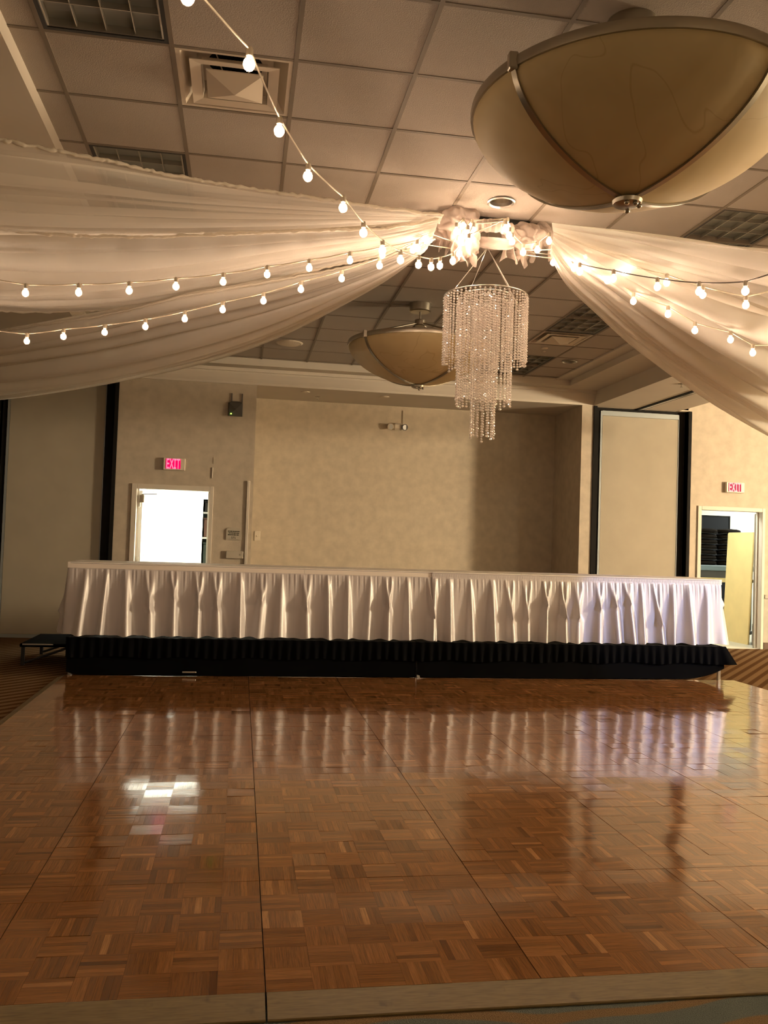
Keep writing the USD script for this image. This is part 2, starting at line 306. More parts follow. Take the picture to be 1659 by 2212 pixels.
obj('wall_section', [bx(-1.80, DL[0]-.02, YW, YB, 0, Z2), bx(DL[1]+.02, AX0, YW, YB, 0, Z2), bx(DL[0]-.02, DL[1]+.02, YW, YB, DL[2]+.02, Z2)], M['wall'], wb)
obj('wall_section', bx(AX1, 5.295, YW, YB, 0, Z2), M['wall'], wb)
obj('wall_section', [bx(6.80, DR[0]-.02, YW, YB, 0, ZC), bx(DR[1]+.02, 14, YW, YB, 0, ZC), bx(DR[0]-.02, DR[1]+.02, YW, YB, DR[2]+.02, ZC)], M['wall'], wb)
obj('wall_header', [bx(-3.30, 6.80, YW, YW+.05, Z2+.02, ZC+.05)], M['drywall'], wb)
obj('crown_return', [bx(PX1, 6.80, YW, YB, Z2, ZC)], M['wall'], wb)
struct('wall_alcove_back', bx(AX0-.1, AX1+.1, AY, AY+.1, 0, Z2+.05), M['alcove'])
struct('wall_alcove_left', bx(AX0-.1, AX0, YB, AY, 0, Z2), M['wall'])
struct('wall_alcove_right', bx(AX1, AX1+.1, YB, AY, 0, Z2), M['wall'])
struct('ceiling_alcove', bx(AX0-.1, AX1+.1, YW+.001, AY+.1, Z2, Z2+.05), M['drywall'])
struct('wall_left', bx(-8.1, -8, YF, 17, 0, ZC+.3), M['wall'])
struct('wall_right', bx(14, 14.1, YF, 17, 0, ZC+.3), M['wall'])
struct('wall_front', bx(-8, 14, YF-.1, YF, 0, ZC+.3), M['wall'])
# crown moulding along the back wall
prof = [(0, Z2), (.018, Z2), (.022, Z2+.03), (.05, Z2+.075), (.085, Z2+.14), (.095, Z2+.165), (.115, Z2+.17), (.12, Z1), (0, Z1)]
poly = Polygon([(a, b) for a, b in prof])
cm = trimesh.creation.extrude_polygon(poly, SX1-SX0, engine='earcut')
v = np.array(cm.vertices); cm = (np.stack([SX0+v[:, 2], YW-v[:, 0], v[:, 1]], 1), np.array(cm.faces)[:, ::-1])
struct('trim_1', cm, M['trimpaint'])
# corner guard at the alcove, chair rail and wainscot right of the right door
struct('trim_2', rbx(.062, .104, YW-.03, YW, 0, 2.285, .005), M['trimpaint'])
struct('trim_3', [rbx(8.135, 13.9, YW-.025, YW, .79, .85, .006), bx(8.135, 13.9, YW-.006, YW, .10, .80)], M['wainscot'])
struct('baseboard_back', [bx(8.135, 13.9, YW-.02, YW, 0, .105), bx(6.8, 6.98, YW-.02, YW, 0, .105), bx(-1.8, -1.53, YW-.02, YW, 0, .105), bx(-.39, .15, YW-.02, YW, 0, .105)], M['baseboard'])
struct('baseboard_alcove', bx(AX0, AX1, AY-.02, AY, 0, .105), M['baseboard'])
# closet behind the left door, storeroom behind the right door
struct('wall_closet', [bx(-2.4, -2.3, YB, 16.5, 0, 2.8), bx(.02, .05, YB, 16.5, 0, 2.8), bx(-2.4, .05, 16.4, 16.5, 0, 2.8)], M['white_room'])
struct('wall_corridor', [bx(-2.3, -.585, 13.62, 13.70, 0, 2.8), bx(-.585, .02, 13.62, 13.70, 2.045, 2.8)], M['white_room'])
struct('ceiling_closet', bx(-2.4, .05, YB, 16.5, 2.8, 2.85), M['white_room'])
struct('wall_storeroom', [bx(6.82, 6.92, YB, 16.3, 0, 2.8), bx(11, 11.1, YB, 16.3, 0, 2.8), bx(6.82, 11.1, 16.2, 16.3, 0, 2.8)], M['white_room'])
struct('ceiling_storeroom', bx(6.82, 11.1, YB, 16.3, 2.8, 2.85), M['white_room'])
struct('floor_storeroom', bx(6.92, 11, YW+.01, 16.2, 0, .004), plain('vinyl_floor', (.60, .58, .50), .4))
# doors
def door_frame(name, d, outer):
    t = thing(name, ((d[0]+d[1])/2, YW, 0), kind='structure')
    w = outer
    obj('door_jamb', rbx(d[0]-w, d[0], YW-.025, YB+.01, 0, d[2]+w, .004), M['trimpaint'], t)
    obj('door_jamb', rbx(d[1], d[1]+w*.8, YW-.025, YB+.01, 0, d[2]+w, .004), M['trimpaint'], t)
    obj('door_head', rbx(d[0], d[1], YW-.025, YB+.01, d[2], d[2]+w, .004), M['trimpaint'], t)
    obj('door_stop', [bx(d[0], d[0]+.02, YW+.08, YW+.12, 0, d[2]), bx(d[1]-.02, d[1], YW+.08, YW+.12, 0, d[2])], M['trimpaint'], t)
    return t
def swing(mesh, hx, hy, a):
    v, f = arr(mesh); c, s = math.cos(a), math.sin(a); x, y = v[:, 0].copy(), v[:, 1].copy()
    return np.stack([hx+c*x-s*y, hy+s*x+c*y, v[:, 2]], 1), f
d1 = door_frame('door_1', DL, .07)
A1 = math.radians(97); hx, hy = DL[0]+.045, YB-.03
lf = obj('door_leaf', swing(bx(0, .80, -.022, .022, .01, DL[2]-.02), hx, hy, A1), M['white_room'], d1)
obj('door_handle', swing([bx(.66, .68, -.07, .0, 1.0, 1.02), rbx(.56, .69, -.085, -.065, 1.165, 1.19, .006)][1], hx, hy, A1), M['steel'], lf)
for hz in (.25, 1.05, 1.86): obj('hinge', cyl((hx-.01, hy-.03, hz), (hx-.01, hy-.03, hz+.11), .012, 10), M['nickel'], d1)
obj('closer_body', rbx(DL[0]+.03, DL[0]+.10, YB-.10, YB-.04, 1.92, 2.03, .008), M['nickel'], d1)
obj('closer_arm', [tube([(DL[0]+.06, YB-.08, 2.035), (DL[0]+.27, YB-.12, 2.045), (DL[0]+.20, YB-.02, 2.09)], .007, 6)], M['nickel'], d1)
d2 = door_frame('door_2', DR, .062)
A2 = math.radians(105)
hx2, hy2 = DR[1]-.01, YB
lf2 = obj('door_leaf', swing(bx(0, .98, -.022, .022, .01, DR[2]-.02), hx2, hy2, math.radians(58)), M['grey_paint'], d2)
obj('door_knob', [swing(trimesh.creation.icosphere(2, .032, ), hx2+math.cos(math.radians(58))*.80-.055, hy2+math.sin(math.radians(58))*.80, 0)], M['black'], lf2)
kb = stage.GetPrimAtPath(path_of(lf2)+'/door_knob'); UsdGeom.Xformable(kb).AddTranslateOp().Set(Gf.Vec3d(0, 0, 1.03))
obj('kick_plate', swing(bx(.36, .80, .022, .03, .02, .32), hx2, hy2, math.radians(58)), M['router'], lf2)
for hz in (.25, 1.05, 1.86): obj('hinge', cyl((DR[1]-.008, YB-.02, hz), (DR[1]-.008, YB-.02, hz+.11), .012, 10), M['nickel'], d2)
# partition track under the right soffit
trk = thing('partition_track', (6.0, 12, Z2), 'narrow metal partition track running along the right ceiling soffit', 'ceiling track')
obj('track_channel', bx(5.95, 6.00, 2.0, YW+.1, Z2-.010, Z2), M['seal'], trk)
obj('track_rail', bx(6.00, 6.045, 2.0, YW+.1, Z2-.014, Z2), M['alum'], trk)
obj('track_channel', bx(6.045, 6.075, 2.0, YW+.1, Z2-.008, Z2), M['seal'], trk)
# folding-wall panels parked in their pockets
def pocket(side, x0, x1, label):
    struct('wall_pocket_'+side, [bx(x0-.05, x0, YB-.15, YW+.9, 0, Z2), bx(x1, x1+.05, YB-.15, YW+.9, 0, Z2), bx(x0, x1, YW+.85, YW+.9, 0, Z2)], M['seal'])
    t = thing('partition_panel', ((x0+x1)/2, YW+.12, 0), label, 'partition panel')
    a, b = (x0+.065, x1-.13) if side == 'left' else (x0+.105, x1-.10)
    obj('panel_face', rbx(a+.03, b-.012, YW+.10, YW+.18, .05, Z2-.12, .006), M['panel'], t)
    obj('edge_trim', bx(a, a+.03, YW+.095, YW+.185, .03, Z2-.05), M['panel_edge'], t)
    obj('edge_trim', bx(b-.012, b, YW+.095, YW+.185, .03, Z2-.05), M['panel_edge'], t)
    obj('top_rail', bx(a+.03, b-.012, YW+.095, YW+.185, Z2-.12, Z2-.045), M['panel_edge'], t)
    obj('bottom_seal', bx(a, b, YW+.11, YW+.17, 0, .05), M['panel_edge'], t)
    obj('edge_seal', bx(x0, a, YW+.11, YW+.16, 0, Z2), M['seal'], t)
    obj('edge_seal', bx(b, x1, YW+.11, YW+.16, 0, Z2), M['seal'], t)
    obj('top_seal', bx(a, b, YW+.11, YW+.16, Z2-.045, Z2), M['seal'], t)
pocket('left', -3.30, -1.80, 'tall tan folding-wall panel parked left of the bright open door, in shade')
pocket('right', 5.295, 6.80, 'tall tan folding-wall panel with a faint smudge, right of the alcove')
# ------------------------------------------------------------------ ceiling fittings
def troffer(c, r, label):
    x0, x1, y0, y1 = cols[c]+HB, cols[c+1]-HB, GY0+G*r+HB, GY0+G*(r+2)-HB
    t = thing('ceiling_light', ((x0+x1)/2, (y0+y1)/2, ZC), label, 'ceiling light', 'unlit recessed ceiling lights')
    b, s = .022, .010
    obj('frame', [bx(x0, x1, y0, y0+b, ZC-.003, ZC+.05), bx(x0, x1, y1-b, y1, ZC-.003, ZC+.05), bx(x0, x0+b, y0+b, y1-b, ZC-.003, ZC+.05), bx(x1-b, x1, y0+b, y1-b, ZC-.003, ZC+.05)], M['black'], t)
    X0, X1, Y0, Y1 = x0+b, x1-b, y0+b, y1-b
    obj('louver_rim', [bx(X0, X1, Y0, Y0+s, ZC+.002, ZC+.05), bx(X0, X1, Y1-s, Y1, ZC+.002, ZC+.05), bx(X0, X0+s, Y0+s, Y1-s, ZC+.002, ZC+.05), bx(X1-s, X1, Y0+s, Y1-s, ZC+.002, ZC+.05)], M['louver'], t)
    nx, ny = 4, 6
    for k in range(1, nx): x = X0+(X1-X0)*k/nx; obj('louver_blade', bx(x-.0025, x+.0025, Y0+s, Y1-s, ZC+.010, ZC+.0402), M['louver'], t)
    for k in range(1, ny): y = Y0+(Y1-Y0)*k/ny; obj('louver_blade', bx(X0+s, X1-s, y-.0025, y+.0025, ZC+.009, ZC+.0402), M['louver'], t)
    obj('louver_panel', bx(X0+.001, X1-.001, Y0+.001, Y1-.001, ZC+.040, ZC+.046), M['lens'], t)
    obj('housing', [bx(X0, X1, Y0, Y1, ZC+.13, ZC+.14), bx(X0-.005, X0, Y0, Y1, ZC+.05, ZC+.13), bx(X1, X1+.005, Y0, Y1, ZC+.05, ZC+.13), bx(X0, X1, Y0-.005, Y0, ZC+.05, ZC+.13), bx(X0, X1, Y1, Y1+.005, ZC+.05, ZC+.13)], M['louver_deep'], t)
names = ['unlit louvered ceiling light at the top edge, crossed by the bulb string', 'unlit louvered ceiling light half hidden by the upper left drape edge', 'unlit louvered ceiling light above the left drapes, hidden behind the sheer fabric',
         'small far unlit louvered ceiling light just above the left wall soffit', 'greenish unlit ceiling light right of the near bowl pendant, above the right drape',
         'unlit louvered ceiling light right of the crystal chandelier, cut by the drape edge', 'far unlit louvered ceiling light just behind the right edge of the crystal chandelier']
for (c, r), n in zip(troffers, names): troffer(c, r, n)
def vent(c, r, label):
    x0, x1, y0, y1 = cols[c]+HB, cols[c+1]-HB, GY0+G*r+HB, GY0+G*(r+1)-HB
    cx, cy = (x0+x1)/2, (y0+y1)/2
    t = thing('air_diffuser', (cx, cy, ZC), label, 'air vent', 'square ceiling air diffusers')
    def ring(ro, zo, ri, zi, th=.004):
        V, F = [], []
        for (q, z) in ((ro, zo), (ri, zi), (ri, zi+th), (ro, zo+th)):
            V += [(cx-q, cy-q, z), (cx+q, cy-q, z), (cx+q, cy+q, z), (cx-q, cy+q, z)]
        for a in range(4):
            a2 = (a+1) % 4
            for i in range(4):
                j = (i+1) % 4; F += [[a*4+i, a*4+j, a2*4+j], [a*4+i, a2*4+j, a2*4+i]]
        return np.array(V), np.array(F)
    h = (x1-x0)/2
    obj('mounting_plate', ring(h, ZC, h-.024, ZC), M['diffuser'], t)
    obj('outer_cone', ring(h-.024, ZC, h-.10, ZC+.11), M['diffuser'], t)
    obj('middle_cone', ring(.236, ZC-.014, .180, ZC-.006), M['diffuser'], t)
    obj('middle_lip', ring(.180, ZC-.006, .172, ZC+.035), M['diffuser'], t)
    V = np.array([(cx-.152, cy-.152, ZC-.016), (cx+.152, cy-.152, ZC-.016), (cx+.152, cy+.152, ZC-.016), (cx-.152, cy+.152, ZC-.016), (cx, cy, ZC+.035), (cx-.152, cy-.152, ZC-.010), (cx+.152, cy-.152, ZC-.010), (cx+.152, cy+.152, ZC-.010), (cx-.152, cy+.152, ZC-.010), (cx, cy, ZC+.04)])
    F = [[0, 4, 1], [1, 4, 2], [2, 4, 3], [3, 4, 0], [5, 6, 9], [6, 7, 9], [7, 8, 9], [8, 5, 9]]
    for i in range(4): j = (i+1) % 4; F += [[i, j, 5+j], [i, 5+j, 5+i]]
    V[4, 2] = ZC-.062; V[9, 2] = ZC-.056
    obj('centre_pyramid', (V, np.array(F)), M['diffuser'], t)
    obj('back_pan', trimesh_pan(cx, cy, h-.10, ZC+.11), M['diffuser'], t)
    obj('duct_throat', lathe([(.15, ZC+.112), (.15, ZC+.25), (0, ZC+.25)], (cx, cy, 0), 32), M['duct'], t)
    for a in range(4):
        q = PI/4+a*PI/2; obj('support_strut', cyl((cx+.06*math.cos(q), cy+.06*math.sin(q), ZC-.02), (cx+.155*math.cos(q), cy+.155*math.sin(q), ZC+.112), .004, 6), M['diffuser'], t)
def trimesh_pan(cx, cy, h, z):
    e = trimesh.creation.extrude_polygon(sbox(cx-h, cy-h, cx+h, cy+h).difference(Point(cx, cy).buffer(.15, 24)), .004, engine='earcut'); e.apply_translation((0, 0, z)); return e
vent(*vents[0], 'large square air diffuser beside the bulb string, left of the near bowl pendant')
vent(*vents[1], 'square air diffuser beside the far right ceiling light, right of the chandelier')
vent(*vents[2], 'square air diffuser peeking out under the left drape, left of the far bowl pendant')
def downlight(x, y, z, r, label, recess=True):
    t = thing('downlight', (x, y, z), label, 'downlight')
    obj('trim_ring', lathe([(r, z+.001), (r*1.22, z-.002), (r*1.26, z-.010), (r*1.12, z-.016), (r*.98, z-.006), (r*.97, z+.02), (r, z+.02)], (x, y, 0), 36), M['alum'], t, smooth=40)
    obj('reflector', lathe([(r*.97, z+.02), (r*.93, z+.06), (r*.75, z+.12), (r*.35, z+.15), (0, z+.15)], (x, y, 0), 36), M['nickel'], t, smooth=40)
    obj('lamp', lathe([(0, z+.055), (r*.45, z+.062), (r*.6, z+.085), (r*.3, z+.14)], (x, y, 0), 24), M['tube'], t, smooth=True)
downlight(1.775, 6.045, ZC, .083, 'round recessed downlight with a shiny ring above the draped hub')
downlight(4.245, 11.03, ZC, .083, 'small recessed downlight in the far right of the tiled ceiling')
t = thing('ceiling_speaker', (.52, 11.09, ZC), 'round white ceiling speaker grille left of the far bowl pendant', 'ceiling speaker')
obj('grille', lathe([(0, ZC-.022), (.08, ZC-.021), (.125, ZC-.016), (.135, ZC-.010)], (.52, 11.09, 0), 36), M['diffuser'], t, smooth=True)
obj('rim', lathe([(.135, ZC-.012), (.15, ZC-.016), (.170, ZC-.006), (.172, ZC)], (.52, 11.09, 0), 36), M['diffuser'], t, smooth=True)
def sprinkler(x, y, z, label, mt):
    t = thing('sprinkler_head', (x, y, z), label, 'sprinkler')
    obj('escutcheon', lathe([(.045, z), (.04, z-.008), (.016, z-.014), (0, z-.014)], (x, y, 0), 20), M[mt], t)
    obj('deflector', lathe([(0, z-.045), (.018, z-.045), (.018, z-.042), (.004, z-.040), (.004, z-.012)], (x, y, 0), 14), M[mt], t)
sprinkler(3.668, 10.40, ZC, 'sprinkler head on the tiled ceiling right of the chandelier, near a far light', 'diffuser')
sprinkler(5.58, 10.51, Z2, 'dark sprinkler head on the low right soffit beside the drape', 'nickel')
sprinkler(1.079, 13.225, Z2, 'dark sprinkler head in the alcove ceiling, left of the far bowl pendant', 'nickel')
for x, y, n in ((.863, 12.88, 'pale round cover in the alcove ceiling at its left end'), (2.056, 12.88, 'pale round cover in the alcove ceiling under the far bowl pendant'), (3.35, 12.88, 'pale round cover in the alcove ceiling behind the chandelier')):
    t = thing('ceiling_cover', (x, y, Z2), n, 'ceiling cover'); obj('cover_plate', lathe([(.06, Z2), (.055, Z2-.008), (.02, Z2-.013), (0, Z2-.013)], (x, y, 0), 24), M['oldwhite'], t); obj('rim', lathe([(.07, Z2), (.068, Z2-.006), (.058, Z2-.007)], (x, y, 0), 24), M['diffuser'], t)
# ------------------------------------------------------------------ bowl pendants
def bowl(cx, cy, az, label):
    R, zr, zb = .735, 3.506, 3.125
    t = thing('bowl_pendant', (cx, cy, zb), label, 'pendant lamp')
    e = 1.72
    zz = lambda r: zr-(zr-zb)*(1-(r/R)**e)**(1/e)
    rs = np.concatenate([np.linspace(0, .9, 22), np.linspace(.92, 1, 12)])*R
    P = [(r, zz(min(r, R))) for r in rs] + [(r-.012 if r > .02 else 0, zz(r)+.012) for r in rs[::-1]]
    obj('glass_bowl', lathe(P, (cx, cy, 0), 72), M['alabaster'], t, smooth=60)
    obj('rim_band', lathe([(R-.006, zr-.005), (R+.010, zr-.005), (R+.014, zr+.018), (R+.010, zr+.040), (R-.006, zr+.040), (R-.006, zr-.005)], (cx, cy, 0), 96), M['nickel'], t, smooth=30)
    for k in range(4):
        a = math.radians(az+90*k); c, s = math.cos(a), math.sin(a); tx, ty = -s*.014, c*.014
        V = []
        for r in np.linspace(.02, R+.006, 40):
            z = zz(min(r, R)); 
            for o in (.002, .014):
                zq = z-o*.8; rq = r+o*.5*(r/R)**2
                V += [(cx+c*rq-tx, cy+s*rq-ty, zq), (cx+c*rq+tx, cy+s*rq+ty, zq)]
        V = np.array(V).reshape(40, 4, 3)[:, [0, 1, 3, 2]]
        ring = np.concatenate([V, V[:, :1]], 1)
        obj('strap', grid_mesh(ring), M['nickel'], t, smooth=30)
        obj('strap_clip', rbx(cx+c*(R+.012)-.02, cx+c*(R+.012)+.02, cy+s*(R+.012)-.02, cy+s*(R+.012)+.02, zr-.02, zr+.055, .005), M['nickel'], t)
        obj('support_arm', cyl((cx+c*.05, cy+s*.05, 3.765), (cx+c*(R-.01), cy+s*(R-.01), zr+.03), .009, 8), M['nickel'], t)
    obj('finial', [lathe([(0, zb-.040), (.045, zb-.038), (.066, zb-.028), (.07, zb-.010), (.05, zb+.004), (0, zb+.004)], (cx, cy, 0), 32)] + [trimesh.creation.icosphere(1, .013).apply_translation((cx+.055*math.cos(q), cy+.055*math.sin(q), zb-.038)) for q in np.radians([-116, -71, -26, 64])], M['nickel'], t, smooth=30)
    obj('canopy', lathe([(0, ZC-.085), (.10, ZC-.085), (.112, ZC-.078), (.115, ZC-.01), (.115, ZC)], (cx, cy, 0), 40), M['nickel'], t, smooth=30)
    obj('stem', cyl((cx, cy, 3.80), (cx, cy, ZC-.08), .010, 12), M['nickel'], t)
    obj('arm_hub', lathe([(0, 3.745), (.05, 3.745), (.056, 3.752), (.056, 3.80), (.05, 3.806), (0, 3.806)], (cx, cy, 0), 28), M['nickel'], t, smooth=30)
bowl(1.735, 3.82, -154.5, 'large amber bowl pendant at the upper right, nearest the viewer')
bowl(1.762, 8.87, -147, 'smaller looking amber bowl pendant hanging behind the crystal chandelier')
# ------------------------------------------------------------------ dance floor
DX0, DY0, P = .1341-2*.9144, 2.8378, .9144
NX, NY, ZT, NT, NS = 8, 7, .03, 6, 6
df = thing('dance_floor', (DX0+NX*P/2, DY0+NY*P/2, 0), 'large glossy parquet dance floor of square panels with a pale sloped edge', 'dance floor')
EG = .0016; ts = (P-2*EG)/NT; sw = ts/NS
def strip(x0, y0, lx, ly, z, tx, ty, cx, cy):
    b = bx(x0+.0002, x0+lx-.0002, y0+.0002, y0+ly-.0002, .021, z); v = np.array(b.vertices); up = v[:, 2] > z-1e-6
    v[up, 2] += (v[up, 0]-cx)*tx + (v[up, 1]-cy)*ty
    return v, np.array(b.faces)
allstrips = []
for i in range(NX):
    for j in range(NY):
        px0, py0 = DX0+i*P, DY0+j*P
        for a in range(NT):
            for b in range(NT):
                x0, y0 = px0+EG+a*ts, py0+EG+b*ts; across = (a+b+i+j) % 2 == 0
                tx, ty = rng.normal(0, .0042, 2)*(2.2 if rng.random() < .12 else 1); base = rng.normal(.52, .08); dz = rng.normal(0, .0001)
                for q in range(NS):
                    tone = np.clip(base + rng.normal(0, .12) + (rng.random() < .10)*rng.choice([-.26, .30]), 0, 1)
                    t2 = (tx+rng.normal(0, .0006), ty+rng.normal(0, .0006)); c = (x0+ts/2, y0+ts/2)
                    s = strip(x0, y0+q*sw, ts, sw, ZT+dz, *t2, *c) if across else strip(x0+q*sw, y0, sw, ts, ZT+dz, *t2, *c)
                    allstrips.append((i, j, across, s, tone))
def frame_px(pts):
    d = np.asarray(pts)-EYE; z = d@CF; return np.stack([W/2+FPX*(d@CR)/z, H/2-FPX*(d@CU)/z], -1), z
cen = np.array([s[3][0].mean(0) for s in allstrips]); uv, dep = frame_px(cen)
seen = (uv[:, 0] > 0) & (uv[:, 0] < W) & (uv[:, 1] < H) & (dep > 0)
order = np.argsort(np.where(seen, dep, 1e9)); near = set(order[:300].tolist())
groups = {}
for n, s in enumerate(allstrips): groups.setdefault((s[0], s[1]), []).append(n)
for (i, j), idx in sorted(groups.items(), key=lambda k: (k[0][1], k[0][0])):
    px0, py0 = DX0+i*P, DY0+j*P
    pn = obj('floor_panel', bx(px0+.0015, px0+P-.0015, py0+.0015, py0+P-.0015, .002, .0225), M['panel_base'], df)
    for ac in (True, False):
        mt = M['oak_x'] if ac else M['oak_y']; rest = []
        for n in idx:
            if allstrips[n][2] != ac: continue
            if n in near: obj('parquet_strip', allstrips[n][3], mt, pn, tone=np.full(8, allstrips[n][4]))
            else: rest.append(n)
        if rest: obj('parquet_strips', [allstrips[n][3] for n in rest], mt, pn, kind='stuff', tone=np.repeat([allstrips[n][4] for n in rest], 8))
    obj('panel_rim', [bx(px0+.001, px0+EG, py0, py0+P, .015, ZT-.0012), bx(px0+P-EG, px0+P-.001, py0, py0+P, .015, ZT-.0012), bx(px0, px0+P, py0+.001, py0+EG, .015, ZT-.0012), bx(px0, px0+P, py0+P-EG, py0+P-.001, .015, ZT-.0012)], M['ramp'], pn) if False else None
def ramp(p0, p1, out):
    """a sloped edge piece from p0 to p1, falling towards out"""
    p0, p1, o = np.array([*p0, 0.]), np.array([*p1, 0.]), np.array([*out, 0.])
    d = (p1-p0)/np.linalg.norm(p1-p0); p0, p1 = p0+d*.003, p1-d*.003; Z = np.array([0, 0, 1.])
    A = [(0, .003), (0, ZT), (.004, ZT), (.118, .008), (.122, .005), (.122, .001)]
    V = np.array([q+o*a+Z*z for q in (p0, p1) for a, z in A]); n = len(A)
    return trimesh.convex.convex_hull(V)
for i in range(0, NX, 2): obj('edge_ramp', ramp((DX0+i*P, DY0), (DX0+(i+2)*P, DY0), (0, -1)), M['ramp'], df)
for j in range(NY): obj('edge_ramp', ramp((DX0, DY0+j*P), (DX0, DY0+(j+1)*P), (-.62, 0)), M['ramp'], df)
for j in range(NY): obj('edge_ramp', ramp((DX0+NX*P, DY0+j*P), (DX0+NX*P, DY0+(j+1)*P), (.62, 0)), M['ramp'], df)
# ------------------------------------------------------------------ stage, skirts and head table
SY0, SY1, SZ = 9.27, 11.10, .410
def stage_section(x0, x1, label):
    t = thing('stage_platform', ((x0+x1)/2, (SY0+SY1)/2, 0), label, 'stage')
    obj('deck', bx(x0+.004, x1-.004, SY0, SY1, SZ-.035, SZ), M['stage_black'], t)
    obj('edge_trim', [bx(x0+.002, x1-.002, SY0-.006, SY0, SZ-.045, SZ-.0005), bx(x0+.002, x1-.002, SY1, SY1+.006, SZ-.045, SZ-.0005)], M['stage_edge'], t)
    for lx in (x0+.03, x1-.03):
        for ly in (SY0+.03, SY1-.03):
            g = obj('leg', rbx(lx-.018, lx+.018, ly-.018, ly+.018, .022 if ly < 9.6 else .005, SZ-.035, .004), M['steel'], t)
            obj('foot', cyl((lx, ly, .0305 if ly < 9.2 else .001), (lx, ly, .03), .026, 14), M['steel'], g)
    obj('cross_brace', bx(x0+.05, x1-.05, SY0+.06, SY0+.085, .215, .24), M['steel'], t)
    if x0 < 0: obj('levelling_plate', rbx(-.54, -.40, SY0-.040, SY0-.030, .062, .078, .003), M['steel'], t)  # steel strip put in for a small bright glint at the skirt hem
    return t
stage_section(-1.69, 1.915, 'left half of the low black stage platform under the white head table')
stage_section(1.92, 5.50, 'right half of the low black stage platform, silver leg at its right end')
def skirt_surface(xs, zs, yfun):
    X, Z = np.meshgrid(xs, zs, indexing='ij'); return np.stack([X, yfun(X, Z), Z], -1)
def stage_skirt(x0, x1, label, flare):
    t = thing('stage_skirt', ((x0+x1)/2, SY0-.03, .03), label, 'stage skirt')
    xs = np.linspace(x0, x1, int((x1-x0)/.006)); s = np.linspace(0, 1, 12)
    per = .095
    ph = (xs-x0)/per; saw = (ph % 1); jit = np.array([rng.normal(0, .006) for _ in range(int(ph.max())+2)])[ph.astype(int)]
    top, bot = SZ+.002, .215
    Pg = np.zeros((len(xs), len(s), 3))
    for k, q in enumerate(s):
        amp = .006+.020*q
        fl = np.clip((xs-(x1-.10))/.10, 0, 1)*flare
        Pg[:, k, 0] = xs + fl*q*.13
        Pg[:, k, 1] = SY0-.022 - amp*(.5-.5*np.cos(2*PI*saw)) - jit*q - fl*q*.02
        Pg[:, k, 2] = top + (bot + .010*np.sin(xs*9) - top)*q
    obj('pleated_valance', grid_mesh(Pg), M['blackcloth'], t, smooth=50)
    xs2 = np.linspace(x0+.01, x1-.01, 240); Pg = np.zeros((240, 6, 3))
    e = np.clip((xs2-(x1-.55))/.54, 0, 1)*flare; e0 = np.clip((x0+.16-xs2)/.16, 0, 1)
    for k, q in enumerate(np.linspace(0, 1, 6)):
        Pg[:, k, 0] = xs2; Pg[:, k, 1] = SY0-.016-.012*np.sin(xs2*2.1+q)*q - .004*np.sin(xs2*13)*q
        low = .031 + .006*np.sin(xs2*1.7)**2 + .13*e**2.2 + .035*e0**2
        Pg[:, k, 2] = .33 + (low-.33)*q
    obj('under_cloth', grid_mesh(Pg), M['blackcloth'], t, smooth=True)
    obj('clip_band', bx(x0, x1, SY0-.016, SY0-.008, SZ-.035, SZ-.002), M['blackcloth'], t)
stage_skirt(-1.70, 1.925, 'pleated black skirt hanging from the left half of the stage front', 0)
stage_skirt(1.918, 5.52, 'pleated black skirt on the right half of the stage, flaring at its end', 1)
TY0, TY1, TZ, TX0, TX1 = 9.43, 10.19, 1.166, -1.735, 5.545
TL = (TX1-TX0)/3
for k, n in enumerate(('left-hand', 'middle', 'right-hand')):
    x0, x1 = TX0+k*TL, TX0+(k+1)*TL
    t = thing('banquet_table', ((x0+x1)/2, (TY0+TY1)/2, SZ), f'{n} long banquet table on the stage, hidden under white cloth and skirting', 'table')
    obj('tabletop', rbx(x0+.004, x1-.004, TY0+.01, TY1-.01, TZ-.045, TZ-.008, .006), M['yellow'], t)
    for lx in (x0+.22, x1-.22):
        for ly in (TY0+.1, TY1-.1): obj('leg', cyl((lx, ly, SZ), (lx, ly, TZ-.045), .015, 10), M['steel'], t)
        obj('leg_brace', cyl((lx, TY0+.1, SZ+.2), (lx, TY1-.1, SZ+.2), .010, 8), M['steel'], t)
    ys = np.linspace(TY0-.012, TY1+.01, 10); xs = np.linspace(x0+(.002 if k else -.012), x1-(.002 if k < 2 else -.012), 60)
    X, Y = np.meshgrid(xs, ys, indexing='ij'); Z = TZ + .002*meshkit.noise(np.stack([X*4, Y*6, 0*X], -1)) + (.004 if k == 1 else 0)*0
    Zb = Z-.008
    topg = grid_mesh(np.stack([X, Y, Z], -1)); edge = [bx(xs[0], xs[-1], ys[0]-.002, ys[0], TZ-.06, TZ+.001), bx(xs[0], xs[-1], ys[-1], ys[-1]+.002, TZ-.12, TZ+.001)]
    c = obj('tablecloth', [topg]+edge, M['linen'], label=f'white cloth laid over the {n} banquet table of the head table', cat='tablecloth')
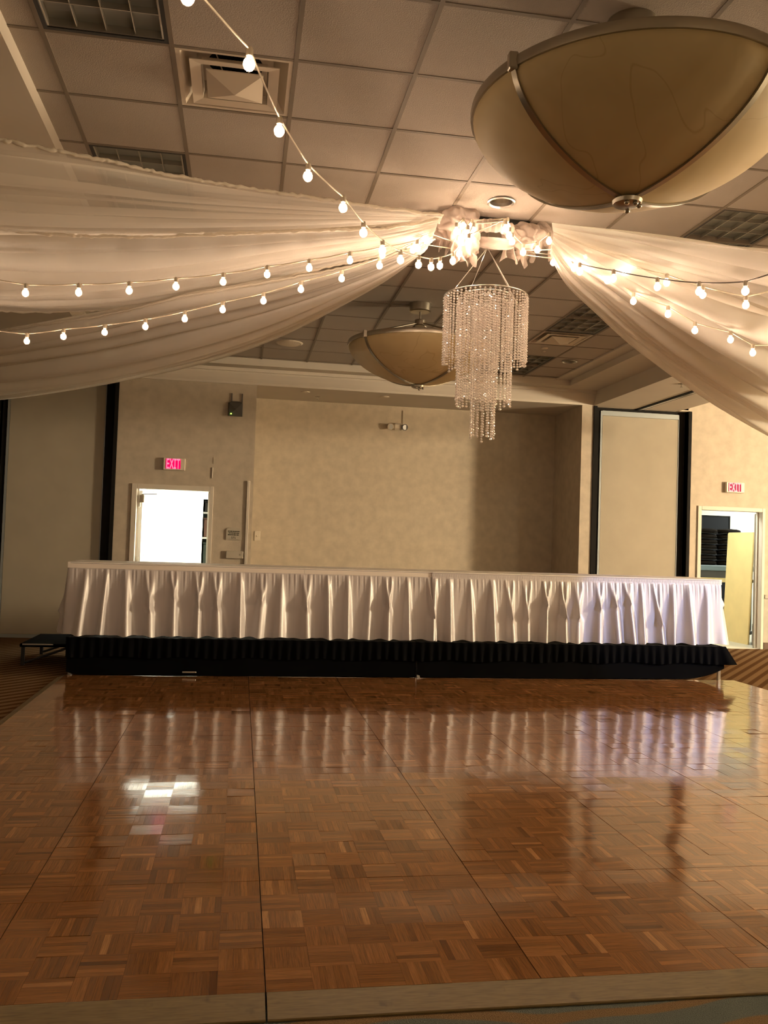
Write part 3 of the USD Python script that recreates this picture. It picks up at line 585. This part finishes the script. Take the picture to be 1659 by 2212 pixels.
def table_skirt(path, label, seed, left_free=False):
    """a shirred band with gathers that merge into full folds towards the hem; path runs along the table edge"""
    r = np.random.default_rng(seed)
    path = np.array(path, float); seg = np.linalg.norm(np.diff(path, axis=0), axis=1); cum = np.concatenate([[0], np.cumsum(seg)]); L = cum[-1]
    s = np.arange(0, L, .0075); k = np.clip(np.searchsorted(cum, s, 'right')-1, 0, len(seg)-1); f = (s-cum[k])/seg[k]
    pos = path[k]+(path[k+1]-path[k])*f[:, None]
    d = (path[k+1]-path[k])/seg[k][:, None]
    nrm = np.stack([d[:, 1], -d[:, 0]], 1)
    w = np.exp(-np.linspace(-2, 2, 21)**2); w /= w.sum()
    nrm = np.stack([np.convolve(np.pad(nrm[:, a], 10, 'edge'), w, 'valid') for a in (0, 1)], 1); nrm /= np.linalg.norm(nrm, axis=1, keepdims=True)
    u = np.concatenate([np.linspace(0, .07, 6), np.linspace(.09, 1, 22)])
    top, bot = TZ-.006, SZ+.012
    folds, x = [], r.uniform(.02, .10)
    while x < L: folds.append((x, r.uniform(.034, .058), r.uniform(.6, 1.2), r.uniform(.10, .45), r.uniform(-.05, .05), r.random())); x += r.uniform(.16, .27)
    Pg = np.zeros((len(s), len(u), 3))
    gph = r.uniform(0, 6, 3)
    for c, q in enumerate(u):
        band = q < .075; q2 = max(0, (q-.07)/.93)
        disp = .012*np.ones_like(s)
        if band: disp += .0016*np.sin(s*2*PI/.012+gph[0])*np.sin(q/.07*PI)
        else:
            g = math.exp(-q2*8.5)
            disp += .010*g*(np.sin(s*2*PI/.047+gph[1]+1.5*np.sin(s*9))*.6 + .4*np.sin(s*2*PI/.029+gph[2]))*min(1, q2*8)
            for (cx, wd, am, split, lean, rr) in folds:
                a = am*.105*(q2**.75); xx = s-cx-lean*q2
                if rr < .4 and q2 < split+.25:        # two ridges that join lower down
                    o = .040*(1-q2/(split+.25)); disp += a*.8*(np.exp(-((xx-o)/(wd*.45))**2)+np.exp(-((xx+o)/(wd*.45))**2))
                else: disp += a*np.exp(-np.abs(xx/(wd*(.50+.62*q2)))**2.2)
            disp += .012*q2*np.sin(s*3.1+gph[0]) + .045*q2
        z = top+(bot-top)*q + (0 if q < .99 else .0)
        hem = .006*np.sin(s*17+gph[1]) + .004*np.sin(s*41)
        Pg[:, c, :2] = pos+nrm*disp[:, None]; Pg[:, c, 2] = z + q2**3*hem*1.0
    nb = 6
    t = thing('table_skirt', (*pos.mean(0), SZ), label, 'table skirt')
    obj('shirred_band', grid_mesh(Pg[:, :nb+1]), M['satin'], t, smooth=True)
    obj('gathered_cloth', grid_mesh(Pg[:, nb:]), M['satin'], t, smooth=True)
    fr = Pg[:, 0].copy(); obj('clip_edge', tube(fr[::8]-[0, 0, .004], .005, 6), M['satin'], t)
table_skirt([(TX0, TY1), (TX0, TY0), (2.15, TY0)], 'gathered white satin table skirt on the left part of the head table', 3)
table_skirt([(2.10, TY0-.016), (TX1, TY0-.002), (TX1, TY1)], 'white satin table skirt on the right part of the head table, bluish end', 11)
st = thing('stage_steps', (-2.06, 10.55, 0), 'low black stage step unit at the left end of the stage', 'steps')
obj('tread', rbx(-2.33, -1.76, 10.05, 11.05, .205, .24, .005), M['blackcloth'], st)
obj('tread_edge', bx(-2.30, -1.98, 10.044, 10.05, .228, .242), M['steel'], st)
for lx in (-2.30, -1.80):
    for ly in (10.09, 11.01): obj('leg', rbx(lx-.018, lx+.018, ly-.018, ly+.018, 0, .205, .004), M['black'], st)
obj('brace', [cyl((-2.28, 10.09, .03), (-1.82, 10.09, .20), .014, 8), cyl((-2.28, 11.01, .03), (-1.82, 11.01, .20), .014, 8)], M['black'], st)
obj('hook_rail', bx(-1.80, -1.70, 10.05, 11.05, .235, .36), M['black'], st)
# ------------------------------------------------------------------ wall devices
def exit_sign(x0, x1, z0, z1, label, face, ink):
    cx = (x0+x1)/2
    t = thing('exit_sign', (cx, YW, z0), label, 'exit sign')
    obj('housing', rbx(x0, x1, YW-.062, YW, z0, z1, .008), M['oldwhite'], t)
    obj('face', bx(x0+.035, x1-.062, YW-.066, YW-.061, z0+.018, z1-.014), face, t)
    obj('letters', text('EXIT', .135, ((x0+x1)/2-.013, YW-.066, (z0+z1)/2+.002), .003, True, (x1-x0)-.115), ink, t)
exit_sign(-1.107, -.807, 2.388, 2.560, 'glowing red exit sign on the wall above the left door', M['exit_red'], M['exit_pink'])
exit_sign(7.425, 7.735, 2.428, 2.592, 'washed-out red and white exit sign above the right door', M['exit_red2'], M['exit_pink2'])
t = thing('wifi_router', (-.14, YW, 3.19), 'dark grey wireless router with two antennas and a green light, high on the wall', 'router')
b = trimesh.convex.convex_hull(np.array([(-.245, YW, 3.20), (-.235, YW-.05, 3.195), (-.04, YW, 3.20), (-.045, YW-.05, 3.195), (-.245, YW, 3.39), (-.228, YW-.045, 3.385), (-.04, YW, 3.39), (-.05, YW-.045, 3.385), (-.20, YW-.02, 3.412), (-.09, YW-.02, 3.412), (-.14, YW-.06, 3.29)]))
obj('case', b, M['router'], t)
for ax in (-.198, -.052): obj('antenna', cyl((ax, YW-.015, 3.38), (ax, YW-.015, 3.525), .009, 10, .007), M['router'], t)
obj('status_light', rbx(-.212, -.190, YW-.063, YW-.050, 3.219, 3.236, .003), M['led'], t)
t = thing('emergency_light', (2.41, AY, 3.27), 'white twin-head emergency light on the alcove wall', 'emergency light')
obj('housing', rbx(2.335, 2.495, AY-.085, AY, 3.278, 3.388, .028), M['oldwhite'], t)
for s_, hx_ in ((-1, 2.30), (1, 2.505)):
    h_ = obj('lamp_head', lathe([(0, -.035), (.028, -.03), (.045, .03), (.042, .035), (0, .035)], (0, 0, 0), 20), M['oldwhite'] if s_ < 0 else M['nickel'], t) if False else obj('lamp_head', cyl((hx_, AY-.035, 3.33), (hx_+s_*.012, AY-.105, 3.318), .036, 18, .052), M['oldwhite'] if s_ < 0 else M['router'], t)
    obj('lens', cyl((hx_+s_*.012, AY-.105, 3.318), (hx_+s_*.013, AY-.108, 3.3175), .040, 18), M['tube'], h_)
obj('conduit', cyl((2.50, AY-.012, 3.37), (2.50, AY-.012, 3.60), .006, 8), M['wall'], t)
t = thing('wall_plaque', (-.09, YW, 1.44), 'small arched notice plaque with dark lettering, right of the left door', 'sign')
arc = [(-.205, 1.44), (.012, 1.44), (.012, 1.575)] + [(-.0965+.1085*math.cos(a), 1.575+.04*math.sin(a)) for a in np.linspace(.1, PI-.1, 14)] + [(-.205, 1.575)]
e = trimesh.creation.extrude_polygon(Polygon(arc), .02, engine='earcut'); v = np.array(e.vertices)
obj('plate', (np.stack([v[:, 0], YW-v[:, 2], v[:, 1]], 1), np.array(e.faces)[:, ::-1]), M['sign'], t)
for k, (w_, z_) in enumerate(((.165, 1.560), (.145, 1.535), (.165, 1.510))):
    x_ = -.097-w_/2; ws = []
    while x_ < -.097+w_/2-.01:
        l_ = random.uniform(.008, .03); ws.append(bx(x_, min(x_+l_, -.097+w_/2), YW-.0215, YW-.0195, z_-.007, z_+.007)); x_ += l_+.004
    obj('text_line', ws, M['ink'], t)
obj('number', text('571', .026, (-.10, YW-.0195, 1.470), .002), M['ink'], t)
t = thing('wall_box', (-.08, YW, 1.175), 'flat tan control box with a tiny bright lock, under the notice plaque', 'wall box')
obj('cover', rbx(-.195, .045, YW-.045, YW, 1.175, 1.283, .006), M['sign'], t)
obj('lock', cyl((.012, YW-.052, 1.232), (.012, YW-.044, 1.232), .010, 12), M['steel'], t)
t = thing('light_switch', (.27, AY, 1.50), 'ivory light switch plate on the alcove wall at its left edge', 'light switch')
obj('cover_plate', rbx(.21, .30, AY-.012, AY, 1.435, 1.585, .004), M['oldwhite'], t); obj('toggle', rbx(.247, .263, AY-.028, AY-.010, 1.495, 1.52, .003), M['oldwhite'], t)
t = thing('cable_raceway', (-.43, YW, 2.30), 'thin short vertical cable cover on the wall, between exit sign and alcove', 'cable cover')
obj('upper_clip', rbx(-.425, -.417, YW-.006, YW, 2.51, 2.60, .002), M['wall'], t); obj('channel', rbx(-.437, -.421, YW-.016, YW, 2.30, 2.455, .004), M['trimpaint'], t)
# ------------------------------------------------------------------ what the two doorways show
t = thing('wall_bar', (-.77, 13.6, 1.5), 'short grey bar on the bright white wall beyond the left door', 'bar')
obj('bar', rbx(-.815, -.715, 13.56, 13.585, 1.545, 1.562, .004), M['grey_paint'], t); obj('bracket', [bx(-.80, -.785, 13.58, 13.62, 1.548, 1.559), bx(-.745, -.73, 13.58, 13.62, 1.548, 1.559)], M['grey_paint'], t)
t = thing('storage_shelf', (-.30, 14.75, 0), 'narrow storage shelf glimpsed through the gap behind the bright left doorway', 'shelf')
for z_ in (.5, .98, 1.45, 1.86): obj('shelf_board', bx(-.66, .0, 14.5, 14.95, z_-.015, z_+.015), M['white_room'], t)
for x_ in (-.655, -.01): obj('side_post', bx(x_-.012, x_+.012, 14.5, 14.95, 0, 2.1), M['closet_dark'], t)
obj('back_panel', bx(-.66, .0, 14.95, 14.97, 0, 2.3), M['closet_dark'], t)
for (z0, z1, mt, n, nm) in ((1.475, 1.78, 'carton', 'brown carton on the middle shelf in the gap behind the left doorway', 'carton'), (.995, 1.38, 'closet_dark', 'dark green bin on the lower shelf in the gap behind the left doorway', 'storage_bin'), (1.88, 2.06, 'black', 'black case on the top shelf in the gap behind the left doorway', 'equipment_case')):
    t = thing(nm, (-.42, 14.7, z0-.0), n, nm.replace('_', ' ')); obj('body', rbx(-.60, -.2, 14.52, 14.9, z0-.0101, z1-.03, .01), M[mt], t); obj('lid', rbx(-.61, -.19, 14.51, 14.91, z1-.03, z1, .008), M[mt], t)
t = thing('folding_table', (8.2, 13.35, 0), 'yellowish folding table standing on end against the open right door', 'folding table')
# leaning on end: bottom edge from (8.33,13.95) to (8.31,13.25)
A_, B_ = np.array([8.205, 13.85, .006]), np.array([8.205, 13.12, .006]); C_, D_ = np.array([8.275, 13.12, 1.82]), np.array([8.275, 13.85, 1.82])
nv = np.cross(B_-A_, D_-A_); nv /= np.linalg.norm(nv); th = nv*(.035 if nv[0] > 0 else -.035)
obj('tabletop', trimesh.convex.convex_hull(np.array([A_, B_, C_, D_, A_+th, B_+th, C_+th, D_+th])), M['yellow'], t)
eb = lambda p, q: cyl(p+th*.5, q+th*.5, .020, 8)
obj('edge_band', [eb(A_, B_), eb(B_, C_), eb(C_, D_), eb(D_, A_)], M['yellow'], t)
obj('leg_frame', [cyl(A_*.8+B_*.2+th*1.6+(D_-A_)*.12, D_*.8+C_*.2+th*1.6-(D_-A_)*.55, .014, 8), cyl(A_*.2+B_*.8+th*1.6+(D_-A_)*.12, D_*.2+C_*.8+th*1.6-(D_-A_)*.55, .014, 8)], M['router'], t)
t = thing('storage_cart', (8.65, 15.1, 0), 'blue-grey storage cart inside the storeroom, seen over the end of the head table', 'cart')
obj('deck', rbx(8.1, 9.35, 14.75, 15.45, 1.16, 1.255, .01), M['cart'], t); obj('lower_shelf', bx(8.12, 9.33, 14.77, 15.43, .95, 1.03), M['yellow'], t)
for x_ in (8.13, 9.31):
    for y_ in (14.79, 15.41): l_ = obj('post', cyl((x_, y_, .08), (x_, y_, 1.16), .018, 8), M['black'], t); obj('caster', trimesh.creation.icosphere(1, .04).apply_translation((x_, y_, .04)), M['black'], l_)
obj('skirt_panel', bx(8.12, 9.33, 14.78, 14.79, 1.03, 1.16), M['router'], t)
t = thing('black_board', (8.65, 15.75, 0), 'tall black board standing behind the stacked chair pads in the storeroom', 'board')
obj('sheet', bx(8.3, 9.40, 15.72, 15.75, .1, 2.19), M['board'], t); obj('frame_edge', [bx(9.40, 9.425, 15.71, 15.76, .1, 2.19), bx(8.3, 9.425, 15.71, 15.76, 2.19, 2.21)], M['seal'], t)
obj('foot', [bx(8.4, 8.46, 15.5, 16.0, 0, .1), bx(9.2, 9.26, 15.5, 16.0, 0, .1)], M['black'], t)
cnt = 0
for col, cx in enumerate((8.50, 8.965)):
    for k in range(7):
        z_ = 1.256+k*.098; dx = random.uniform(-.012, .012); sg = 1 if col == 0 else -1
        t = thing('chair_pad', (cx+dx, 15.05, z_), 'dark padded chair seat, ' + ['bottom', 'second from bottom', 'third from bottom', 'middle', 'third from top', 'second from top', 'topmost'][k] + ' of the ' + ('left' if col == 0 else 'right') + ' storeroom stack', 'chair pad', 'stacked chair pads in the storeroom')
        g = np.linspace(0, 2*PI, 33)[:-1]; V = []
        for q, sc in ((0, .84), (.03, 1.0), (.065, .96), (.085, .70), (.092, .3)):
            V += [(cx+dx+.205*sc*np.sign(math.cos(a))*abs(math.cos(a))**.5, 15.05+.205*sc*np.sign(math.sin(a))*abs(math.sin(a))**.5, z_+q+.012*(sc < .9)*0) for a in g]
        obj('cushion', trimesh.convex.convex_hull(np.array(V)), M['seatpad'], t, smooth=35)
        obj('seat_pan', rbx(cx+dx-.18, cx+dx+.18, 14.87, 15.23, z_-.001, z_+.012, .003), M['black'], t)
# ------------------------------------------------------------------ hub, drapes, bulb strings, chandelier
HX, HY = 1.78, 6.40
hub = thing('ceiling_hub', (HX, HY, 3.62), 'white gathered fabric hub under the ceiling where drapes and bulb strings meet', 'ceiling decoration')
obj('mounting_bar', rbx(1.60, 2.10, HY-.05, HY+.03, ZC-.045, ZC-.005, .005), M['black'], hub)
for a in range(4): q = a*PI/2+.5; obj('suspension_wire', cyl((HX+.19*math.cos(q), HY+.19*math.sin(q), 3.86), (HX+.10*math.cos(q), HY+.02*math.sin(q), ZC-.02), .003, 6), M['nickel'], hub)
g = np.linspace(0, 2*PI, 73)[:-1]
obj('hoop', tube(np.stack([HX+.20*np.cos(g), HY+.20*np.sin(g), 0*g+3.865], 1), .012, 8, closed=True), M['nickel'], hub)
gg = np.linspace(0, 2*PI, 289); ss = np.linspace(0, 1, 12); Pg = np.zeros((289, 12, 3))
for k, q in enumerate(ss):
    rr = .205+.022*math.sin(PI*q)+.010*np.sin(gg*34)*(.4+.6*math.sin(PI*q))+.006*np.sin(gg*13+2*q)
    Pg[:, k] = np.stack([HX+rr*np.cos(gg), HY+rr*np.sin(gg), 3.90-.10*q+.004*np.sin(gg*21)], -1)
obj('ruched_band', grid_mesh(Pg), M['tulle'], hub, smooth=True)
Pg = np.zeros((97, 10, 3)); g2 = np.linspace(PI*1.08, PI*1.92, 97)
for k, q in enumerate(np.linspace(0, 1, 10)):
    tt = np.linspace(0, 1, 97); sag = .10*4*tt*(1-tt)
    Pg[:, k] = np.stack([HX+.20*np.cos(g2), HY+.20*np.sin(g2)-.01*math.sin(q*9), 3.80-.03*q-sag*(.35+.65*q)+.004*np.sin(q*22)], -1)
obj('swag', grid_mesh(Pg), M['tulle'], hub, smooth=True)
def puff(px_, py_, w, h, y, seed, name='tulle_puff'):
    c = on_y((px_, py_), y)[0]; sc = np.linalg.norm(c-EYE)/FPX
    s = trimesh.creation.icosphere(4); v = np.array(s.vertices)
    n = meshkit.fbm(v*2.0+seed*7.3, 3, seed); fold = np.sin(np.arctan2(v[:, 1], v[:, 0])*5+v[:, 2]*3.5+6*meshkit.noise(v*1.8+seed, seed+5)) + .6*np.sin(v[:, 0]*9+v[:, 2]*7+8*meshkit.noise(v*2.6+seed, seed+2))
    r = .62+.55*n+.13*fold*(1-.4*v[:, 2]**2)
    v = v*r[:, None]*np.array([w/2*sc, .8*w/2*sc, h/2*sc]) + c
    obj(name, (v, np.array(s.faces)), M['tulle'], hub, smooth=True)
puff(986, 482, 92, 86, 6.30, 1); puff(1006, 522, 62, 80, 6.22, 2); puff(955, 505, 60, 56, 6.35, 3)
puff(1132, 517, 84, 66, 6.36, 4); puff(1174, 506, 62, 58, 6.42, 5); puff(1104, 508, 44, 44, 6.30, 6)
def tail(pts, w, y, seed):
    """a hanging end of fabric: px outline of its middle line, width in px"""
    pts = np.array(pts, float); n = 26; t = np.linspace(0, 1, n); cu = np.linspace(0, 1, len(pts))
    cx, cy = np.interp(t, cu, pts[:, 0]), np.interp(t, cu, pts[:, 1]); mid = on_y(np.stack([cx, cy], 1), np.full(n, y)); sc = 6.6/FPX
    v = np.linspace(-1, 1, 41); Pg = np.zeros((n, 41, 3))
    for k in range(n):
        ww = w*sc/2*(.45+.55*t[k]); ph = v*PI*3.2+seed+1.2*meshkit.noise(np.stack([v*2, 0*v+t[k]*1.5, 0*v+seed], -1), seed)*3
        Pg[k] = mid[k]+np.stack([ww*v*(1+.0*v), .045*np.sin(ph)*(.4+t[k]), .03*np.sin(ph*.7+1)*t[k]+.012*np.sin(v*9+seed)*t[k]], -1)
    obj('tulle_tail', grid_mesh(Pg), M['tulle'], hub, smooth=True)
tail([(1000, 505), (992, 545), (1002, 566)], 58, 6.20, 1); tail([(1112, 510), (1108, 545), (1112, 562)], 66, 6.33, 4); tail([(1150, 515), (1138, 545), (1128, 558)], 52, 6.38, 9); tail([(962, 500), (956, 520), (952, 535)], 46, 6.33, 6); tail([(1192, 520), (1196, 540), (1203, 556)], 26, 6.30, 3)
def edge(pts, z0, z1, sag, n, ext, next_):
    pts = np.array(pts, float); c = np.concatenate([[0], np.cumsum(np.linalg.norm(np.diff(pts, axis=0), axis=1))]); c /= c[-1]
    # smooth interpolation of the line seen in the photograph, then out to its height in the room
    u = np.linspace(0, 1, n)
    from scipy.interpolate import PchipInterpolator
    q = np.stack([PchipInterpolator(c, pts[:, k])(u) for k in (0, 1)], 1)
    P3 = on_z(q, z0+(z1-z0)*u-4*sag*u*(1-u))
    d = P3[-1]-P3[-6]; d /= np.linalg.norm(d); e = np.linspace(0, ext, next_+1)[1:, None]
    return np.vstack([P3, P3[-1]+d*e*[1, 1, .6]+[0, 0, .05]*e**2])
def drape(near, far, zn, zf, sag, ext, nf, seed, mt, label, droop=.05, amp=.085, hems=(1, 1)):
    n, ne = 90, 14; A, B = edge(near, *zn, sag, n, ext, ne), edge(far, *zf, sag, n, ext, ne)
    r = np.random.default_rng(seed); t = np.linspace(0, 1, 260)
    wv = np.cumsum(.55+r.random(nf+2)); wv = (wv-wv[0])/(wv[-1]-wv[0]); ph = np.interp(t, wv, np.arange(nf+2))*2*PI
    am = np.interp(t, np.linspace(0, 1, 9), r.uniform(.45, 1.5, 9))
    Pg = np.zeros((len(A), len(t), 3))
    for k in range(len(A)):
        w = np.linalg.norm(B[k]-A[k]); u = k/(n-1); drift = .5*np.sin(u*2.1+t*5+seed)
        win = np.minimum(1, np.minimum(t, 1-t)*14)
        vv = np.clip(t + win*.95/(2*PI*nf)*1.5*am*np.sin(ph+drift*.7), 0, 1)
        dz = -(amp*w+.008)*am*(.5+.5*np.cos(ph+drift)) * .55 - droop*w*4*t*(1-t) + .006*w*np.sin(t*90+u*7)
        Pg[k] = A[k]+(B[k]-A[k])*vv[:, None]; Pg[k, :, 2] += dz
    t_ = thing('ceiling_drape', A[n//2], label, 'drape')
    obj('fabric', grid_mesh(Pg), mt, t_, smooth=True)
    for e, on in zip((0, -1), hems):
        if not on: continue
        q = Pg[:, e] ; s = np.linspace(0, 1, 420); qq = np.stack([np.interp(s, np.linspace(0, 1, len(q)), q[:, a]) for a in range(3)], 1)
        rr = .007+.006*meshkit.noise(np.stack([s*170, 0*s, 0*s+seed], -1)); qq[:, 2] += .012*(meshkit.noise(np.stack([s*120, 0*s+3, 0*s], -1))-.5)
        obj('ruffled_hem', tube(qq, rr, 6), M['hem'], t_, smooth=True)
drape([(957, 463), (830, 446), (600, 410), (400, 372), (200, 325), (0, 288)], [(950, 478), (830, 480), (600, 488), (400, 490), (200, 488), (0, 482)], (3.82, 3.46), (3.80, 3.50), .04, 1.8, 5, 21, M['sheer2'], 'thin see-through upper left drape with a ruffled hem, nearest the viewer')
drape([(948, 470), (800, 488), (600, 486), (400, 480), (200, 472), (0, 460)], [(935, 508), (820, 545), (700, 568), (600, 587), (480, 612), (390, 628), (250, 644), (125, 648), (0, 643)], (3.78, 3.50), (3.68, 3.50), .05, 1.8, 8, 5, M['sheer'], 'broad middle left drape with a gathered seam, its lower edge beside a bulb string')
drape([(940, 512), (820, 552), (700, 577), (600, 590), (400, 614), (225, 655), (125, 671), (0, 695)], [(905, 548), (850, 590), (740, 650), (600, 712), (500, 745), (370, 778), (200, 813), (0, 840)], (3.70, 3.45), (3.64, 3.18), .08, 1.0, 7, 9, M['sheer'], 'lowest left drape sweeping down to the left wall below the bulb strings', hems=(1, 0))
drape([(1192, 478), (1330, 490), (1475, 505), (1659, 521)], [(1200, 520), (1350, 572), (1500, 618), (1659, 668)], (3.80, 3.44), (3.74, 3.44), .04, 1.8, 6, 14, M['sheer'], 'upper right drape fanning out under the greenish ceiling light', hems=(0, 0))
drape([(1196, 498), (1350, 545), (1500, 585), (1659, 622)], [(1188, 545), (1215, 600), (1290, 672), (1380, 748), (1480, 815), (1560, 862), (1659, 912)], (3.72, 3.44), (3.64, 3.12), .07, 1.6, 8, 31, M['sheer'], 'wide lower right drape sweeping down past the right folding-wall panel', hems=(0, 0))
BR = .0235
def bulb_parts(t, c, cord_mt, hub_=False):
    c = np.array(c); top = c+[0, 0, .058]
    so = obj('bulb_socket', lathe([(0, .030), (.0125, .030), (.014, .034), (.014, .056), (.010, .064), (0, .064)], c, 10), M['socket'], t, smooth=30)
    a = np.linspace(-PI/2, 1.15, 11); pr = [(BR*math.cos(q) if q > -1.57 else 0, BR*1.12*math.sin(q)) for q in a] + [(.0095, .032)]
    obj('bulb_glass', lathe(pr, c, 14), M['glass_bulb'], so, smooth=True)
    s = trimesh.creation.icosphere(1, .0125); s.vertices *= [1, 1, 1.25]; s.apply_translation(c-[0, 0, .002])
    obj('filament', s, M['filament_hub' if hub_ else 'filament'], so, smooth=True)
    return top
def string(label, pts, ys, cord, pre=None, post=None):
    C = on_y(np.array(pts, float), np.array(ys, float)); t = thing('string_light', C[len(C)//2], label, 'string light', 'bulb strings')
    if post is not None:                     # the string runs on beyond the frame to its anchor
        d = np.array(post)-C[-1]; d = d/np.linalg.norm(d)*np.linalg.norm(C[-1]-C[-2]); d[2] = max(d[2], 0)
        more = [C[-1]+d*k+np.array([0, 0, .018*k*k]) for k in range(1, 6)]
        C = np.vstack([C]+[q[None] for q in more if q[2] < 3.5]); post = C[-1]+d*.9+np.array([0, 0, .22])
    tops = [bulb_parts(t, c, cord, 'cluster' in label) for c in C]
    if pre is not None: tops = [np.array(pre)] + tops
    if post is not None: tops = tops + [np.array(post)]
    path = []
    for a, b in zip(tops[:-1], tops[1:]):
        for q in np.linspace(0, 1, 8)[:-1]: path.append(a+(b-a)*q-np.array([0, 0, .05])*np.linalg.norm(b-a)*q*(1-q))
    path.append(tops[-1]); obj('cord', tube(path, .0042, 6), M[cord], t, smooth=True)
H_ = np.array([HX, HY, 3.80])
A = [(992, 548), (978, 564), (950, 574), (931, 577), (904, 572), (865, 562), (826, 541), (785, 503), (741, 449), (665, 381), (603, 283), (538, 139), (405, -6)]
ya = np.interp(np.arange(13), [0, 12], [6.1, 2.72])
ya = np.array([6.12, 6.02, 5.90, 5.78, 5.62, 5.40, 5.15, 4.85, 4.50, 4.12, 3.72, 3.22, 2.78])
e_ = on_y((405, -6), 2.78)[0]
string('bulb string running from the hub down and forward to the top edge of the photo', A, ya, 'cord_w', H_-[.10, .1, .06], e_+[-.35, -.5, .25])
Bp = [(921, 519), (902, 537), (826, 551), (756, 563), (668, 579), (577, 593), (482, 609), (380, 619), (279, 628), (170, 632), (55, 633)]
string('left bulb string, upper of the two, along the edge of the middle drape', Bp, np.interp([p[0] for p in Bp], [55, 921], [6.2, 6.08]), 'cord_w', H_-[.12, 0, .05], on_y((-90, 628), 6.22)[0]+[0, 0, .05])
Cp = [(892, 540), (820, 574), (738, 602), (650, 625), (569, 650), (481, 669), (399, 689), (314, 706), (226, 718), (137, 727), (58, 737)]
string('left bulb string, lower of the two, across the lowest drape', Cp, np.interp([p[0] for p in Cp], [58, 892], [7.1, 6.15]), 'cord_w', H_-[.12, 0, .08], on_y((-60, 745), 7.2)[0]+[0, 0, .05])
Dp = [(1195, 567), (1252, 587), (1325, 602), (1420, 620), (1510, 630), (1610, 629)]
string('right bulb string nearest the viewer, dark cord in front of the drapes', Dp, [6.2, 5.98, 5.72, 5.42, 5.14, 4.85], 'cord_d', H_+[.15, -.02, -.05], on_y((1730, 618), 4.5)[0]+[0, 0, .05])
Ep = [(1265, 552), (1348, 588), (1440, 611), (1518, 637), (1611, 659)]
string('right bulb string half veiled by the drapes, just above the dark cord', Ep, [6.0, 5.8, 5.62, 5.46, 5.26], 'cord_w', H_+[.17, 0, -.05], on_y((1720, 676), 5.0)[0]+[0, 0, .05])
Fp = [(1240, 579), (1312, 606), (1368, 651), (1443, 679), (1501, 714), (1578, 734), (1626, 762)]
string('lowest right bulb string along the far right drape', Fp, [6.02, 5.98, 5.96, 5.94, 5.93, 5.92, 5.90], 'cord_w', H_+[.16, .02, -.06], on_y((1720, 800), 5.9)[0]+[0, 0, .05])
Gp = [(986, 500), (1000, 490), (1010, 506), (996, 516), (1018, 492), (1096, 488), (1012, 524), (1022, 500), (1092, 494), (1100, 510), (1106, 522), (1130, 545), (1161, 540), (1186, 521)]
string('short cluster of lit bulbs wound through the fabric hub', Gp, [6.06, 6.10, 6.04, 6.06, 6.22, 6.22, 6.02, 6.08, 6.10, 6.10, 6.10, 6.18, 6.22, 6.2], 'cord_w')
CX, CY = 1.785, 6.42
ch = thing('crystal_chandelier', (CX, CY, 2.29), 'three-tiered crystal bead chandelier hanging under the fabric hub', 'chandelier')
ZR = 3.375
for R_, nm in ((.318, 'top_ring'), (.207, 'middle_ring'), (.090, 'inner_ring')):
    g = np.linspace(0, 2*PI, 65)[:-1]; obj(nm, tube(np.stack([CX+R_*np.cos(g), CY+R_*np.sin(g), 0*g+ZR], 1), .0055, 8, closed=True), M['alum'], ch, smooth=True)
for a in range(4):
    q = a*PI/2+.35; obj('ring_spoke', cyl((CX+.09*math.cos(q), CY+.09*math.sin(q), ZR), (CX+.318*math.cos(q), CY+.318*math.sin(q), ZR), .004, 6), M['alum'], ch)
    obj('hanging_chain', tube([(CX+.30*math.cos(q), CY+.30*math.sin(q), ZR), (CX, CY, 3.76)], .0032, 6), M['crystal'], ch)
obj('hanging_hook', cyl((CX, CY, 3.75), (CX, CY, 3.90), .006, 8), M['nickel'], ch)
ico = trimesh.creation.icosphere(0); iv, if_ = np.array(ico.vertices), np.array(ico.faces)
def strand(x, y, z0, z1):
    n = int((z0-z1)/.0200); vs, fs = [], []; ph_ = random.uniform(0, .012)
    for k in range(n):
        r = .0094 if k < n-1 else .0115; a = random.uniform(0, PI); c, s = math.cos(a), math.sin(a)
        q = iv*r*[1, 1, .9]; q = np.stack([c*q[:, 0]-s*q[:, 1], s*q[:, 0]+c*q[:, 1], q[:, 2]], 1)
        vs.append(q+[x+random.gauss(0, .0008), y+random.gauss(0, .0008), z0-.010-ph_-k*.0200]); fs.append(if_+len(iv)*k)
    w, wf = cyl((x, y, z0), (x, y, z0-.0200*(n-1)), .0008, 3); vs.append(w); fs.append(wf+len(iv)*n)
    obj('bead_strand', (np.vstack(vs), np.vstack(fs)), M['crystal'], ch)
for R_, n, zb in ((.318, 54, 2.850), (.207, 32, 2.545), (.090, 14, 2.300)):
    for k in range(n):
        a = 2*PI*k/n; strand(CX+R_*math.cos(a), CY+R_*math.sin(a), ZR, zb+random.uniform(-.03, .03))
